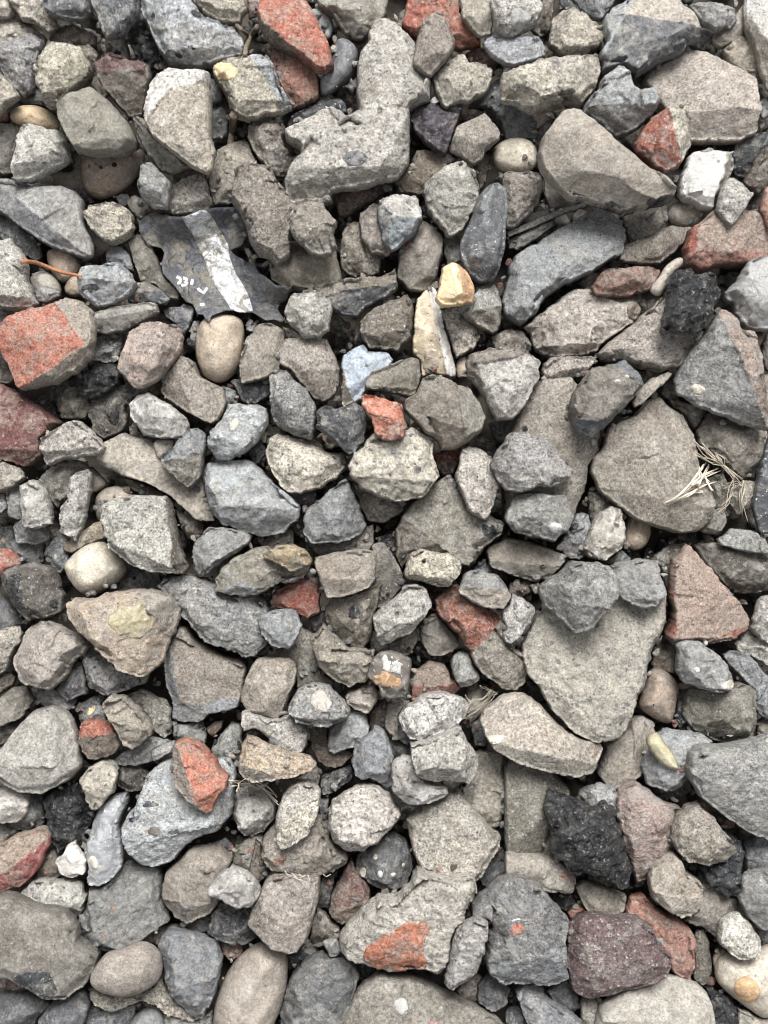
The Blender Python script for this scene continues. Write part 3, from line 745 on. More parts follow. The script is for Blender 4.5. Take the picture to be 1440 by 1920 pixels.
S;3;TP;dim tan stone left of the white-faced corner slab;1130,180 1260,80 1310,10 1360,150 1300,220 1170,275 1120,250
S;8;WH;white-faced slab in the top right corner;1320,-40 1520,-40 1520,540 1440,500 1400,400 1370,290 1310,150 1305,50;c=1285,0,1450,255,1.2,TP
S;3;TP;taupe stone below the white-faced corner slab;1180,280 1290,190 1370,250 1400,370 1420,460 1370,470 1290,420 1210,370
S;6;LK;large taupe six-sided block near the top right;730,470 760,400 870,330 960,275 1080,290 1190,350 1310,400 1370,450 1380,570 1395,620 1370,700 1375,750 1280,800 1100,800 1000,805 930,740 840,640;c=800,640,1400,610,.7
R;8;LB;light blue-grey jagged stone beside the red and cream stone;575,390 615,365 650,400 690,490 720,505 790,490 810,530 830,590 800,640 740,700 660,750 590,770 540,745 470,690 410,650 400,610 440,550 480,520 500,450;c=400,590,830,590,.8,MG
C;6;CR;wide cream porous chunk below the cream knobbly round stone;-65,420 0,385 100,350 200,320 330,325 480,310 500,400 470,510 400,590 300,585 200,620 120,635 60,610 0,575 -60,560
S;8;LK;long diagonal taupe slab with tarry black edges;280,630 340,610 390,620 500,710 640,820 760,930 880,990 935,1060 900,1130 860,1150 760,1170 640,1205 560,1180 420,1130 320,1120 240,1050 170,970 140,870 170,770 220,700;c=200,1020,420,1110,1.5,BK c=420,1105,600,1155,1.5,BK c=640,1160,930,1080,1,BK h=.4
>tar_spot;A;BK;300,1075 345,1070 375,1090 420,1105 405,1120 330,1112
>tar_spot;A;BK;760,1130 800,1100 815,1130 790,1155 765,1160
>tar_spot;A;BK;510,1140 560,1125 590,1150 640,1160 620,1188 560,1170
R;8;RD;dark red stone with one cream side below the blue-grey jagged stone;800,640 880,600 960,585 1000,630 1000,750 1005,830 960,900 920,960 850,975 790,930 710,870 688,810 730,720;c=960,930,885,620,.6,CR c=870,600,780,900,.4
Q;8;WH;white crystalline quartz stone near the right edge;1000,870 1100,830 1140,850 1245,850 1250,950 1210,1030 1150,1100 1130,1180 1080,1180 970,1130 930,1090 935,1020 960,960;c=1130,1170,1220,850,1,TP
C;8;LG;small pale pointed stone leaning on the white quartz;1190,1040 1220,990 1260,1000 1310,1060 1355,1100 1320,1160 1280,1230 1235,1270 1200,1250 1150,1180 1160,1100
B;6;PK;pinkish grey block with a red brick edge at the right edge;990,1290 1060,1250 1100,1210 1200,1150 1300,1200 1400,1180 1500,1260 1520,1440 1480,1480 1330,1500 1180,1500 1050,1530 970,1500 965,1400;c=1050,1250,1020,1500,.9,RD c=960,1420,1490,1400,.9,PR
R;6;BR;brown layered stone on the right edge beside the quartz;1300,1030 1350,930 1400,850 1500,760 1520,1000 1440,1060 1380,1100
B;6;PR;reddish stone on the right edge below the brown layered one;1390,1180 1420,1050 1500,1040 1500,1320 1440,1280
R;3;NB;dark blue-black rock in the gap above the white quartz;1240,820 1380,740 1440,740 1460,800 1400,880 1330,1010 1240,1000
P;2;MG;dim grey pebble near the right edge beside the six-sided block;1380,560 1440,540 1460,640 1400,690
P;3;GT;dim grey-brown pebble under the white quartz;865,1200 910,1140 1000,1110 1110,1160 1100,1250 1000,1290 890,1260
S;2;GT;dim taupe stone under the lower end of the long diagonal slab;620,1200 760,1150 860,1130 900,1270 800,1350 660,1380
S;5;BT;flat brown-grey slab between pale long block and pinkish block;640,1370 760,1330 880,1265 980,1270 1020,1270 970,1370 910,1430 820,1490 700,1490 590,1460
C;6;LG2;long pale blue-grey concrete block below the diagonal slab;20,1430 120,1370 250,1290 380,1220 460,1160 520,1170 620,1230 655,1330 620,1440 540,1470 450,1540 330,1590 200,1660 130,1770 60,1830 -40,1790 -60,1700 -40,1600 -20,1500
S;5;MG;thin grey sliver of slate left of the diagonal slab's lower side;-30,1300 120,1235 280,1165 420,1135 420,1165 280,1210 120,1280 -20,1335;h=.25
R;4;MG;dark grey flat stone under the thin slate sliver;-10,1340 100,1285 250,1220 240,1270 150,1340 60,1390 -20,1400
P;3;GT;grey-brown stone above the thin slate sliver;40,1250 100,1165 160,1155 230,1190 260,1220 120,1290
S;2;DT;dim stone under the left side of the long diagonal slab;180,1000 260,1070 340,1110 440,1110 300,1190 220,1200 180,1100
R;2;MG;small dim stone at the diagonal slab's upper left corner;140,720 230,660 200,760 140,800
T 0 480
C;6;LG;light grey pitted stone on the left edge beside the orange-brown twig;-60,-105 60,-100 110,-40 150,20 160,140 190,210 230,265 180,310 90,310 0,290 -60,280;c=-60,210,230,240,.8
P;3;TA;tan pebble under the orange-brown twig;255,-30 300,-50 400,-40 460,30 440,100 350,160 300,120 260,40
P;3;GT;brown-grey pebble just below the orange-brown twig's tip;160,120 200,80 280,85 345,160 340,230 220,240 165,170
R;4;MG;small grey stone leaning on the orange brick's upper corner;190,190 260,165 340,195 345,230 270,270 210,260
P;3;TA;small tan stone between the twig and the stained grey rock;355,170 390,110 450,100 480,160 450,240 360,220
R;6;LB;grey rock with a black stained corner below the plastic scrap's corner;440,90 460,55 660,40 720,70 770,160 740,210 650,280 540,295 500,270 440,215;c=440,130,770,150,.5
>tar_stain;A;BK;455,170 510,150 560,170 540,205 490,220 460,205
R;5;MB;small blue-grey stone between cream-white rounded stone and plastic scrap;590,-20 620,-60 680,-60 730,-10 760,90 720,80 660,50 600,40
P;2;MG;small dim grey pebble above the tan pebble near the twig;380,-20 430,-50 520,-40 530,20 450,40 400,20
F;5;DT;dark flint with a white rim below the plastic scrap;710,220 770,150 830,140 900,180 960,240 930,280 880,270 720,265;c=715,210,900,190,.6,DB
S;4;DT;dark brown-grey slab under the plastic scrap's left edge;715,-80 770,-130 830,-110 880,0 920,100 1020,200 1005,250 940,240 880,170 790,150 740,20
S;7;GN;flat greenish grey stone with red specks above the pink granite lump;445,360 510,320 640,285 850,255 890,270 895,320 820,360 700,425 600,440 490,430 450,400;c=450,370,895,295,.8 h=.5
B;7;OR;big orange brick with a mortar-coated side on the left edge;0,380 130,310 300,265 370,225 430,240 520,300 540,460 520,560 450,640 320,710 130,757 100,745 60,640 0,520 -60,510 -60,400;c=110,748,485,500,.9,TP c=485,500,300,265,.8,TP
C;4;MG;small grey stone between orange brick and pink granite lump;550,450 700,430 700,500 670,590 600,610 520,595 515,560 545,500;c=515,560,690,540,.6
R;7;PI;pink granite lump left of the tan oval pebble;720,420 800,370 870,370 1000,390 1030,470 1020,530 960,610 900,690 800,745 760,745 700,690 660,640 665,580 710,480;m=C
R;3;DG;dark triangular stone above the pink granite lump;910,300 1000,280 1060,270 1100,300 1070,400 1040,460 980,380 930,340
R;3;MB;narrow blue-grey stone along the tan oval pebble's left side;1065,420 1085,360 1130,360 1120,500 1085,530 1065,500
P;5;TA;tan oval pebble standing below the plastic scrap;1100,400 1150,330 1250,310 1340,330 1375,390 1365,520 1350,620 1290,690 1220,718 1150,690 1100,600 1090,500
A;5;BK;black glittering lump below the small grey stone beside the orange brick;415,720 460,670 540,610 640,610 670,650 670,710 620,760 530,810 470,795 430,770
S;5;BT;brown flat-faced stone below the pink granite lump;950,640 1000,560 1030,555 1100,600 1130,680 1210,720 1260,740 1275,830 1240,920 1190,955 1060,890 930,800 895,770 910,720;c=1180,960,1275,800,.8
R;4;DT;dark stained rock under the black glittering lump;500,830 640,740 730,720 830,750 760,790 710,850 720,940 690,990 580,1030 520,980 490,900
>tar_stain;A;BK;600,900 650,860 680,890 660,950 620,960
R;3;GT;brown-grey crumbly stone left of the dark stained rock;305,830 350,750 430,720 520,830 480,920 400,920 345,910
R;7;LG;white-grey rounded lump in front of the dark stained rock;720,830 760,780 830,765 900,800 960,840 1050,910 1065,970 1020,1020 900,1030 800,1010 770,950 720,900
B;6;MD;big maroon stone on the left edge below the orange brick;-60,700 0,710 100,760 230,850 350,930 300,990 250,1030 245,1140 150,1190 60,1160 -60,1150;c=-60,1080,250,1090,.7
C;7;CG;pale grey-cream chunk touching the maroon stone's tip;240,1020 300,980 430,915 470,940 510,970 570,1030 595,1080 580,1110 470,1130 350,1145 270,1175 245,1130 225,1080;c=230,1090,595,1080,.8
R;3;BR;small brown stone under the white-grey rounded lump;720,950 770,970 850,1030 800,1055 730,1040
R;6;MB;grey lump with a blue tinge lying on the long taupe slab;1050,970 1110,960 1160,1000 1150,1130 1140,1240 1060,1310 980,1250 920,1190 900,1130 960,1080 1000,1040;c=910,1160,1150,1100,.5,GT
P;5;TP;small taupe stone tucked beside the blue-tinged grey lump;850,1030 1000,1020 970,1090 900,1160 870,1110
S;4;TS;long taupe slab running diagonally below the white-grey rounded lump;580,1050 700,990 740,1010 850,1030 960,1050 1100,1150 1140,1260 1160,1340 1200,1440 1220,1500 1100,1490 970,1360 850,1290 690,1240 560,1180 535,1140;c=535,1130,1110,1450,1,GT h=.35
R;5;GT;grey-brown stone behind the white block near the left edge;210,1250 300,1180 420,1140 500,1170 500,1230 400,1290 370,1370 320,1420 260,1330
P;3;BR;brown dim pebble right of the long light grey bar;490,1160 560,1220 610,1280 560,1330 490,1340
C;6;WC;small white block near the left edge;110,1290 180,1260 230,1270 280,1370 300,1430 300,1510 200,1540 130,1520 115,1400;c=280,1540,260,1280,1,LG
C;6;LT;pale round stone on the left edge below the maroon stone;-60,1160 40,1155 120,1190 155,1240 120,1270 60,1320 0,1330 -60,1330
R;4;MG;grey stone left of the small white block;35,1350 70,1290 130,1280 140,1400 130,1490 40,1470
R;3;MG;small grey stone on the left edge below the pale round one;-60,1330 30,1330 45,1420 0,1460 -60,1460
C;6;LG;long light grey bar-shaped stone above the grey-brown cube;400,1240 440,1215 500,1200 520,1230 515,1330 490,1450 470,1500 430,1610 360,1560 330,1480 370,1380;c=430,1610,460,1210,.5
P;4;BT;round taupe pebble behind the grey-brown cube;525,1360 580,1300 680,1285 760,1330 740,1400 700,1500 600,1530 530,1480
S;3;BR;dim brown stone between round pebble and long taupe slab;680,1240 800,1270 900,1320 990,1390 960,1430 850,1370 740,1320
C;7;LG;grey cube with a brown side face left of the pale bar-shaped stone's foot;580,1400 650,1365 730,1345 930,1345 960,1370 980,1450 1000,1600 1060,1750 1040,1790 900,1790 760,1750 620,1640 580,1500;c=980,1800,925,1340,.9,BR c=590,1590,1000,1760,.5
R;3;GT;taupe stone on the left edge under the big orange brick;-60,510 10,520 60,610 95,690 60,720 -60,720
R;3;MG;small grey stone on the left edge above the orange brick;-60,290 20,300 65,350 0,395 -60,400
R;3;DB;dark blue stone in the gap below the tan oval pebble;1290,700 1360,680 1440,700 1510,690 1525,780 1440,840 1370,830
R;7;LB;blue-grey knobbly stone with a white spot;1160,1030 1190,970 1250,920 1270,830 1330,820 1440,835 1500,850 1515,900 1500,960 1440,1050 1380,1110 1280,1150 1220,1150 1170,1080;c=1330,1130,1510,900,.6
>white_spot;Q;CR;1290,950 1310,915 1340,910 1345,955 1315,990 1290,985
R;2;DG;dim stone right of the blue-grey knobbly stone's foot;1380,1080 1470,1030 1510,1100 1440,1190
R;6;LB;large bluish grey rock with pale patches left of the grey triangle;1140,1200 1180,1160 1300,1145 1390,1140 1470,1190 1540,1280 1620,1330 1690,1400 1680,1480 1600,1560 1480,1590 1360,1560 1250,1510 1190,1450 1150,1330;c=1160,1400,1690,1420,.6
R;2;BR;small dim brown stone under the pink granite lump;810,740 900,680 940,740 890,800
R;2;MB;small blue-grey stone behind the brown flat-faced stone;1240,720 1330,760 1345,830 1260,850
T 480 480
S;3;DP;big dusty brown stone right of the plastic scrap's tail;60,-40 200,-80 440,-80 480,100 480,170 320,200 180,190 80,140
C;4;DP;dusty brown-black block above the gap beside the crumbly brown stone;320,180 480,130 700,110 790,60 800,180 740,230 620,290 570,350 500,340 400,280;c=340,230,790,150,.5,DG
C;7;LG;pale speckled lump beside the plastic scrap's torn tip;200,220 280,190 380,205 430,260 430,310 410,420 360,455 265,465 240,425 170,370 150,300
R;2;GT;small stone in the dark gap right of the pale speckled lump;415,350 470,335 510,370 480,400 420,400
S;5;TP;taupe rounded stone right of the tan oval pebble;20,380 90,375 150,410 165,460 140,540 140,640 60,690 -10,705 -80,725 -100,680 -90,560 -30,440;c=-90,680,-40,440,.5
S;6;TP;taupe cube-like stone below the pale speckled lump;135,480 180,460 370,450 400,470 450,570 475,640 470,720 440,790 380,825 330,815 260,730 190,640 130,610;c=180,650,475,640,.6,BT
C;7;MG;grey rounded upright stone below the taupe cube-like one;65,670 120,635 180,640 230,700 280,740 330,830 335,900 320,1030 290,1035 180,1000 110,960 85,900 75,780
Q;6;WB;blue-white quartz stone left of the flint with white rims;480,570 520,530 600,495 640,530 740,540 780,580 720,680 640,740 600,810 560,840 480,860 475,760;c=490,640,560,860,.9,TP m=P
C;7;DP;crumbly brown stone above the blue-white quartz;580,360 620,320 720,260 850,215 885,250 880,400 870,460 790,545 740,530 640,525 600,470 575,410;c=600,430,880,430,.5
S;7;GT;taupe wedge lying on the blue-white quartz;610,720 650,650 800,590 880,562 920,580 930,680 900,780 860,800 760,770 620,750;c=615,735,910,740,1
B;8;OR;small orange-red brick piece below the taupe wedge;595,790 640,780 720,800 820,830 850,960 830,1030 720,1040 670,1000 640,920 600,850;c=610,880,850,940,.6,OR
R;7;DB;dark blue heart-shaped stone left of the small orange-red brick;330,870 380,840 470,855 560,815 600,850 630,940 610,1040 540,1120 500,1100 420,1030 340,970;c=500,1110,540,830,.4,DG
C;8;CC;cream granular wedge below the dark blue heart-shaped stone;70,1020 130,990 290,1040 400,1100 490,1105 520,1150 500,1210 420,1270 340,1315 200,1345 140,1300 90,1220 45,1110
R;4;DG;dark grey stone under the cream granular wedge;150,1330 250,1320 345,1305 345,1400 280,1415 200,1385
C;7;CC;big cream-yellow granular chunk under the small orange-red brick;530,1130 600,1070 640,1000 680,980 840,980 880,960 960,1000 1010,1060 1000,1120 1040,1230 1000,1290 940,1360 800,1385 700,1360 580,1300 530,1240 510,1180;c=520,1240,1000,1260,.6,CR
S;7;DP;large dusty taupe rock right of the small orange-red brick;830,810 900,770 930,690 990,660 1060,680 1130,720 1210,740 1260,830 1300,910 1280,980 1180,1060 1120,1095 1040,1095 1020,1040 940,990 880,920 830,870;c=1180,1060,1130,720,.5,GT c=840,880,1160,960,.4
B;5;RD;little red brick bit between cream-yellow chunk and pale knobbly stone;1000,1110 1140,1080 1145,1150 1110,1225 1060,1235 1010,1180;c=1010,1160,1140,1160,.6,BR
C;7;CG;pale knobbly stone between red brick bit and grey pitted flat stone;1150,1080 1190,1065 1270,1080 1335,1130 1320,1190 1385,1270 1350,1370 1310,1480 1260,1480 1200,1440 1150,1320 1110,1240 1140,1180
F;6;FL;upright tan flint with thick white rims;900,250 940,190 1010,155 1040,280 1060,400 1100,520 1130,640 1125,690 1090,690 1000,670 930,690 920,590 870,560 880,430 890,330;c=1080,690,1000,300,.6,WH
>tan_core;F;TA;935,620 950,530 1000,510 1030,560 1020,640 960,680
F;8;YL;translucent yellow flint pebble on top of the white-rimmed flint;1045,60 1100,28 1150,45 1210,110 1235,180 1225,260 1150,280 1050,290 1005,250 1030,150;c=1170,280,1130,40,.7,YO
R;6;GB;grey and brown stone under the yellow flint pebble;1130,300 1220,240 1240,170 1350,150 1385,250 1380,370 1340,440 1240,400 1160,340;c=1180,330,1385,280,.5,TP
C;5;LK;small cream-brown stone beside the white-rimmed flint;1030,310 1130,280 1230,370 1270,470 1220,530 1120,585 1090,480;c=1230,520,1060,400,.3
P;3;TA;small tan pebble at the foot of the white-rimmed flint;1115,590 1190,540 1200,660 1130,710
C;7;LG;pale angular stone with brown upper face below the yellow flint's neighbour;1185,600 1200,550 1250,525 1440,510 1490,520 1560,560 1595,610 1590,700 1540,800 1470,900 1440,925 1350,920 1310,850 1250,740 1190,680;c=1500,560,1240,610,.4,BT c=1240,600,1340,920,.7,TP
C;4;TP;small taupe stone above the pale angular stone with brown upper face;1320,450 1370,420 1440,410 1500,420 1550,490 1540,550 1440,540 1340,530
R;6;MB;blue-grey triangular stone below the cream granular wedge's tip;270,1430 360,1360 440,1290 500,1245 540,1290 590,1420 620,1530 600,1570 480,1620 310,1620 260,1560;c=280,1500,600,1480,.5
S;4;TP;taupe stone under the big cream-yellow chunk;540,1270 700,1330 830,1360 830,1440 720,1510 620,1490 580,1400
R;2;DG;dim stone left of the crumbly brown stone;540,430 590,380 650,470 590,500
R;2;DG;dim dark stone right of the dusty taupe rock;1310,940 1440,910 1460,1000 1390,1070 1330,1020
T 960 480
C;5;LK;pale pinkish slab with a brown knob under the long blue-grey block;60,400 200,290 330,190 430,180 600,225 690,250 725,310 700,370 600,440 500,500 470,550 400,570 210,575 130,540 110,450;c=130,500,500,490,.4
>brown_knob;P;BR;640,290 680,255 720,300 715,345 660,365
C;6;LK;pale triangular slab under the black tar chunk;480,540 560,470 680,380 770,290 850,220 920,240 960,330 1000,400 1090,420 1060,480 1000,560 930,635 830,650 700,620 600,600 500,590;c=500,590,940,610,1
R;5;RB;reddish brown rounded stone below the flat brown-grey slab;440,170 520,80 700,55 840,70 820,140 760,200 620,235 470,220
R;3;GT;small dim stone left of the reddish brown rounded one;365,150 420,90 500,90 460,180 400,190
P;6;LK;small finger-shaped stone left of the black tar chunk;830,110 870,40 960,-10 975,50 900,100 870,180 830,235 770,200 790,150
A;8;BK;black tar chunk standing on the pale triangular slab;890,110 960,60 1050,95 1120,80 1170,150 1175,230 1140,300 1100,400 1050,440 900,430 850,450 835,420 860,300 880,200;c=840,340,1130,330,.8
Q;7;GB;rounded grey stone with a glassy white bulge on the right edge;1190,210 1260,140 1310,60 1350,10 1500,-10 1520,200 1500,400 1430,420 1320,410 1260,340 1240,270 1200,250
R;7;PK;big pinkish grey pyramid rock near the right edge;1180,285 1240,310 1300,400 1380,430 1390,520 1430,650 1420,700 1445,900 1440,980 1350,960 1150,885 1040,840 940,770 910,700 960,600 1040,490 1110,400;c=1200,380,1440,960,.6,MG
>embedded_pebble;P;LT;990,745 1030,715 1090,740 1085,775 1040,785
C;5;LK;flat small greyish stone left of the dark oval cobble;170,600 220,570 460,555 490,590 390,680 290,715 200,715 165,680;c=165,680,480,610,1.2
R;7;DO;dark oval cobble with white spots above the big round boulder;560,610 630,580 700,650 735,720 700,790 600,890 530,960 440,1030 380,1020 340,960 325,860 340,780 400,680 460,620;c=330,900,560,930,.6,DG c=735,730,560,600,.3,DG m=S
>white_spot;Q;WH;570,700 600,690 620,705 590,712
>white_spot;Q;WH;635,670 655,665 662,685 640,685
>white_spot;Q;WH;330,860 350,830 370,840 345,865
C;7;CR;slim cream striped sliver right of the dark oval cobble;675,820 700,760 780,690 880,645 910,660 880,700 800,770 740,830 690,855
R;3;TP;dim taupe stone under the slim cream sliver's upper end;700,650 830,630 860,690 760,740 720,720
R;3;GT;dim stone between slim cream sliver and pinkish pyramid;860,700 930,680 960,780 900,830 830,780
S;7;GK;big round grey-brown boulder near the right edge with dry grass on it;530,960 690,890 780,800 830,790 890,850 960,890 1020,1000 1035,1100 1050,1200 1100,1290 1140,1390 1120,1490 1040,1560 920,1560 700,1490 600,1410 490,1320 440,1210 450,1140 510,1070;c=680,900,900,880,0 c=470,1300,1100,1400,.5 c=960,890,690,900,.5
R;4;GT;small grey-brown stone between big boulder and pinkish pyramid;880,800 1000,830 1090,860 1060,940 1020,980 980,910 900,850
R;4;GK;big dim brown-grey rock on the right behind the dry grass;1030,990 1100,880 1200,900 1350,940 1440,980 1430,1100 1370,1250 1290,1260 1180,1160 1060,1060
F;6;BG;black slab edge on the right margin below the dim rock;1440,1020 1500,1000 1500,1560 1390,1560 1350,1420 1380,1230 1420,1100;h=.4
R;3;BR;brown stone on the right edge beside the pinkish pyramid;1390,520 1440,430 1500,430 1500,690 1420,640
R;3;LT;pale stone on the right edge at the pinkish pyramid's base;1410,660 1500,640 1500,920 1430,900
R;4;TP;small taupe stone under the dry grass left of the black slab;1230,1330 1310,1260 1375,1265 1360,1420 1260,1460 1220,1400
R;3;GT;dim brown stone under the dry grass beside the big boulder;1080,1260 1180,1210 1250,1330 1230,1470 1120,1450
S;5;GK;large taupe slab between the pale angular stone and the big boulder;0,950 60,800 165,690 330,680 420,800 480,900 500,1000 490,1100 430,1180 420,1300 360,1430 350,1500 280,1580 100,1600 -40,1500 -60,1300 -60,1100;c=-40,1520,420,1290,.4
C;7;GY;flat grey pitted stone lying on the large taupe slab;-130,1170 -60,1060 -20,990 60,985 190,1030 260,1110 350,1210 340,1240 240,1310 150,1300 50,1340 -40,1320 -80,1260;c=-120,1200,340,1240,.4
R;2;DT;dim dark stone between taupe slab and big boulder;420,1330 500,1310 590,1400 580,1500 440,1520
T 0 960
R;4;DG;dark grey stone directly under the small white block;55,90 120,40 270,60 285,150 200,195 100,180
R;2;DG;dim dark stone beside the red bit near the left edge;20,170 120,150 250,170 250,290 120,300 40,230
R;4;MB;small blue-grey stone left of the cream half-brown pebble;250,210 290,155 340,130 410,190 390,300 340,355 290,310 250,260
B;4;RD;red brick bit on the left edge above the black-stained stone;-60,200 60,205 130,280 80,340 0,370 -60,380
R;4;TA;thin tan stone between pale bar-shaped stone and cream half-brown pebble;350,180 450,110 570,40 600,150 490,190 390,235 350,225
P;6;CR;cream pebble with a brown lower flank left of the grey cube;355,290 420,220 500,170 590,165 660,230 725,310 680,390 560,460 490,480 430,450 375,380 350,320;c=450,450,720,270,.8,TP
C;6;DT;grey stone with black stains near the left edge;10,340 80,300 180,280 290,310 330,380 360,480 350,560 270,600 150,615 80,550 30,470 0,400
>tar_stain;A;BK;25,380 80,330 120,350 100,430 150,520 120,560 70,500
>tar_stain;A;BK;270,500 320,490 330,530 290,550
R;4;DG;grey stone on the left edge below the black-stained one;-60,470 30,480 90,550 160,630 60,660 0,690 -60,700
C;6;CR;cream smooth chip on the left edge beside the pale granite lump;-60,680 60,645 120,640 130,700 90,780 40,880 0,915 -60,920
R;7;PL;pale granite lump left of the peach triangular stone;150,650 220,610 280,600 350,650 480,700 505,750 480,790 410,850 380,920 290,1000 210,995 130,970 90,900 70,820 110,740;m=C
R;8;PE;peach triangular stone with a yellow crystal patch;365,515 410,485 530,485 600,450 760,430 900,440 960,470 1010,540 1000,630 930,790 910,850 830,920 770,935 680,890 600,820 500,720 420,650 380,580;c=960,760,760,420,.2,LK m=C
>crystal_patch;F;YP;600,600 640,560 690,500 740,520 785,500 800,550 860,590 850,640 830,690 740,720 680,690 640,685
R;3;MB;dim blue-grey stone between grey cube and peach triangle;640,440 690,350 760,310 900,340 920,400 890,460 760,460
C;5;MG;grey stone under the peach triangle's lower tip;465,840 500,740 600,780 720,880 850,900 830,960 700,1010 580,1030 500,1000
R;4;DG;dark grey stone below the pale granite lump's lower tip;310,1010 370,910 420,840 460,830 490,960 495,1020 380,1075
R;3;MG;dim grey stone above the big grey-green boulder;185,1000 300,970 370,1040 430,1050 425,1110 340,1120 260,1110 210,1060
R;4;BR;small brown stone on the left edge below the cream smooth chip;-60,930 30,900 95,925 70,980 0,1025 -60,1040
S;4;DT;dark taupe slab on the left edge above the big grey-green boulder;-60,1080 60,990 150,970 190,1060 130,1160 0,1210 -60,1230
R;3;DT;dim stone on the left edge touching the grey-green boulder;-60,1220 30,1180 120,1160 80,1260 0,1330 -60,1340
S;7;GN;big grey-green rounded boulder on the left edge;-40,1360 20,1310 100,1200 180,1120 300,1085 380,1130 420,1210 450,1320 460,1440 380,1520 250,1580 120,1570 0,1500 -60,1440;c=-60,1440,460,1430,.4
B;6;OR;small orange-red brick lump right of the grey-green boulder;450,1190 520,1160 630,1180 690,1310 640,1370 540,1395 480,1390 445,1300;c=445,1270,660,1240,.5,BR
R;4;MB;small grey stone with a yellow fleck behind the small brick lump;440,1150 530,1075 595,1100 600,1180 500,1190 450,1200
>yellow_fleck;P;YL;480,1130 500,1090 540,1090 535,1115 500,1150
C;6;TS;taupe angular stone right of the small orange-red brick lump;580,1070 630,1015 720,1040 800,1130 850,1200 862,1250 740,1355 690,1310 640,1200 590,1120;c=660,1190,860,1230,.5
C;5;GT;grey-brown rough stone behind the taupe angular one;710,1020 800,990 880,1040 960,1070 965,1180 970,1250 930,1275 860,1220 790,1150
R;2;DG;dim stone above the small brick lump with the yellow fleck;430,1080 560,1020 600,1050 530,1120 450,1150
R;4;MG;grey flat stone right of the small brick lump's base;630,1390 720,1330 860,1260 950,1280 990,1310 900,1400 760,1430 650,1430
R;5;MG;little grey pointed stone touching the red brick shard's top;845,1340 920,1300 980,1295 980,1350 860,1410
R;4;MG;small grey stone below the small orange-red brick lump;490,1430 580,1380 640,1390 680,1450 600,1500 500,1470
S;6;BT;brown slate with a blue-grey broken edge;1010,620 1060,640 1110,720 1240,790 1390,840 1395,890 1370,1000 1350,1100 1180,1140 1130,1185 990,1180 955,1160 970,1080 930,970 925,800 970,720;c=960,760,1005,1080,.7,MB c=955,1100,1370,1040,.6,MB h=.45
C;5;MG;long grey mottled chunk above the brown slate;890,420 920,365 1050,340 1180,380 1250,430 1440,460 1500,500 1530,620 1510,740 1440,820 1380,815 1250,760 1150,730 1080,640 1010,560 960,480;c=1040,620,1500,720,.6
R;6;MG;grey triangular stone right of the grey cube;1080,190 1170,80 1300,90 1420,130 1400,180 1240,300 1120,380 1090,330 1080,240;c=1100,350,1410,160,.6
R;6;GT;wide grey-brown stone with a blue patch below the golden one;1200,380 1290,270 1440,190 1500,190 1600,250 1740,300 1735,350 1640,370 1440,470 1300,475 1210,450
>blue_patch;R;MB;1225,445 1280,405 1380,400 1440,420 1440,465 1290,475
S;3;BR;dim brown stone right of the grey cube's upper corner;980,-20 1060,-20 1150,60 1150,120 1060,160 1020,100
R;4;MG;small dusty grey stone above the red brick shard;970,1190 1130,1180 1165,1230 1150,1300 1000,1320 970,1250
F;4;BR;tiny shiny brown flint below the brown slate;1155,1215 1200,1175 1260,1165 1250,1220 1190,1265 1160,1240
R;5;MG;upright grey stone right of the tiny shiny flint;1190,1330 1250,1240 1300,1180 1350,1200 1365,1290 1345,1440 1260,1430 1200,1380
T 480 960
S;6;BT;brown heart-shaped stone right of the brown slate;-90,1020 -50,900 0,830 50,815 190,820 235,870 220,960 150,1140 100,1185 40,1170 -60,1110 -90,1060
C;6;LG;light grey stone with a smooth dark underside, above the peach shard;-90,1130 -50,1110 0,1140 100,1170 180,1140 260,1200 298,1240 290,1310 240,1385 190,1390 130,1340 60,1270 0,1220 -80,1240;c=-60,1220,210,1390,.6,GT
R;4;BR;dark brown stone above the golden stone;10,170 100,120 210,90 220,180 100,210 40,215
C;6;GO;golden sandy stone resting on the wide grey-brown stone;30,235 120,190 210,178 280,210 320,270 310,305 200,335 130,305 50,270
R;4;GT;dim taupe stone above the taupe squarish block;280,170 340,120 400,170 500,150 660,60 670,180 630,220 500,240 340,240
S;6;BT;taupe squarish block left of the tarry brown rock;330,250 500,215 640,205 685,240 670,390 640,430 500,480 400,490 350,370 325,300;c=350,370,680,380,.5
S;3;DT;dim dark brown rock behind the taupe squarish block;650,180 720,160 790,260 830,350 820,440 740,520 650,570 600,500 660,400
C;4;DP;brown rock with black tar spots below the taupe squarish block;390,540 420,480 550,450 640,420 710,400 690,530 660,600 660,700 600,785 520,770 430,700 400,640 380,590
>tar_spot;A;BK;510,570 550,500 590,540 570,600 530,600
>tar_spot;A;BK;400,650 440,645 465,660 465,710 430,705
>tar_spot;A;BK;495,745 530,735 545,770 510,765
B;5;RD;rounded dark red brick lump under the wide grey-brown stone;75,500 110,430 200,395 290,365 340,400 365,470 360,560 300,600 240,580 150,550 90,540
R;7;LB;light blue-grey lump below the rounded dark red brick;10,640 20,580 100,550 180,540 240,570 255,630 230,720 180,780 80,750 20,690
R;2;DG;dim stone left of the rounded dark red brick;-20,470 80,430 100,520 40,580 -20,560
R;3;DG;small dark stone left of the light blue-grey lump's base;-50,700 40,700 85,760 50,810 0,820 -50,800
S;4;GT;brown-grey stone between light blue-grey lump and whitish dusty boulder;110,770 180,760 250,640 330,680 340,800 370,900 440,960 420,1010 230,1000 200,870 120,810
C;5;TS;dusty taupe boulder with whitish upper side below the tar-spotted rock;305,710 380,620 430,680 520,760 600,770 670,760 660,900 620,950 520,990 430,940 350,880 320,790;c=330,840,650,860,.5
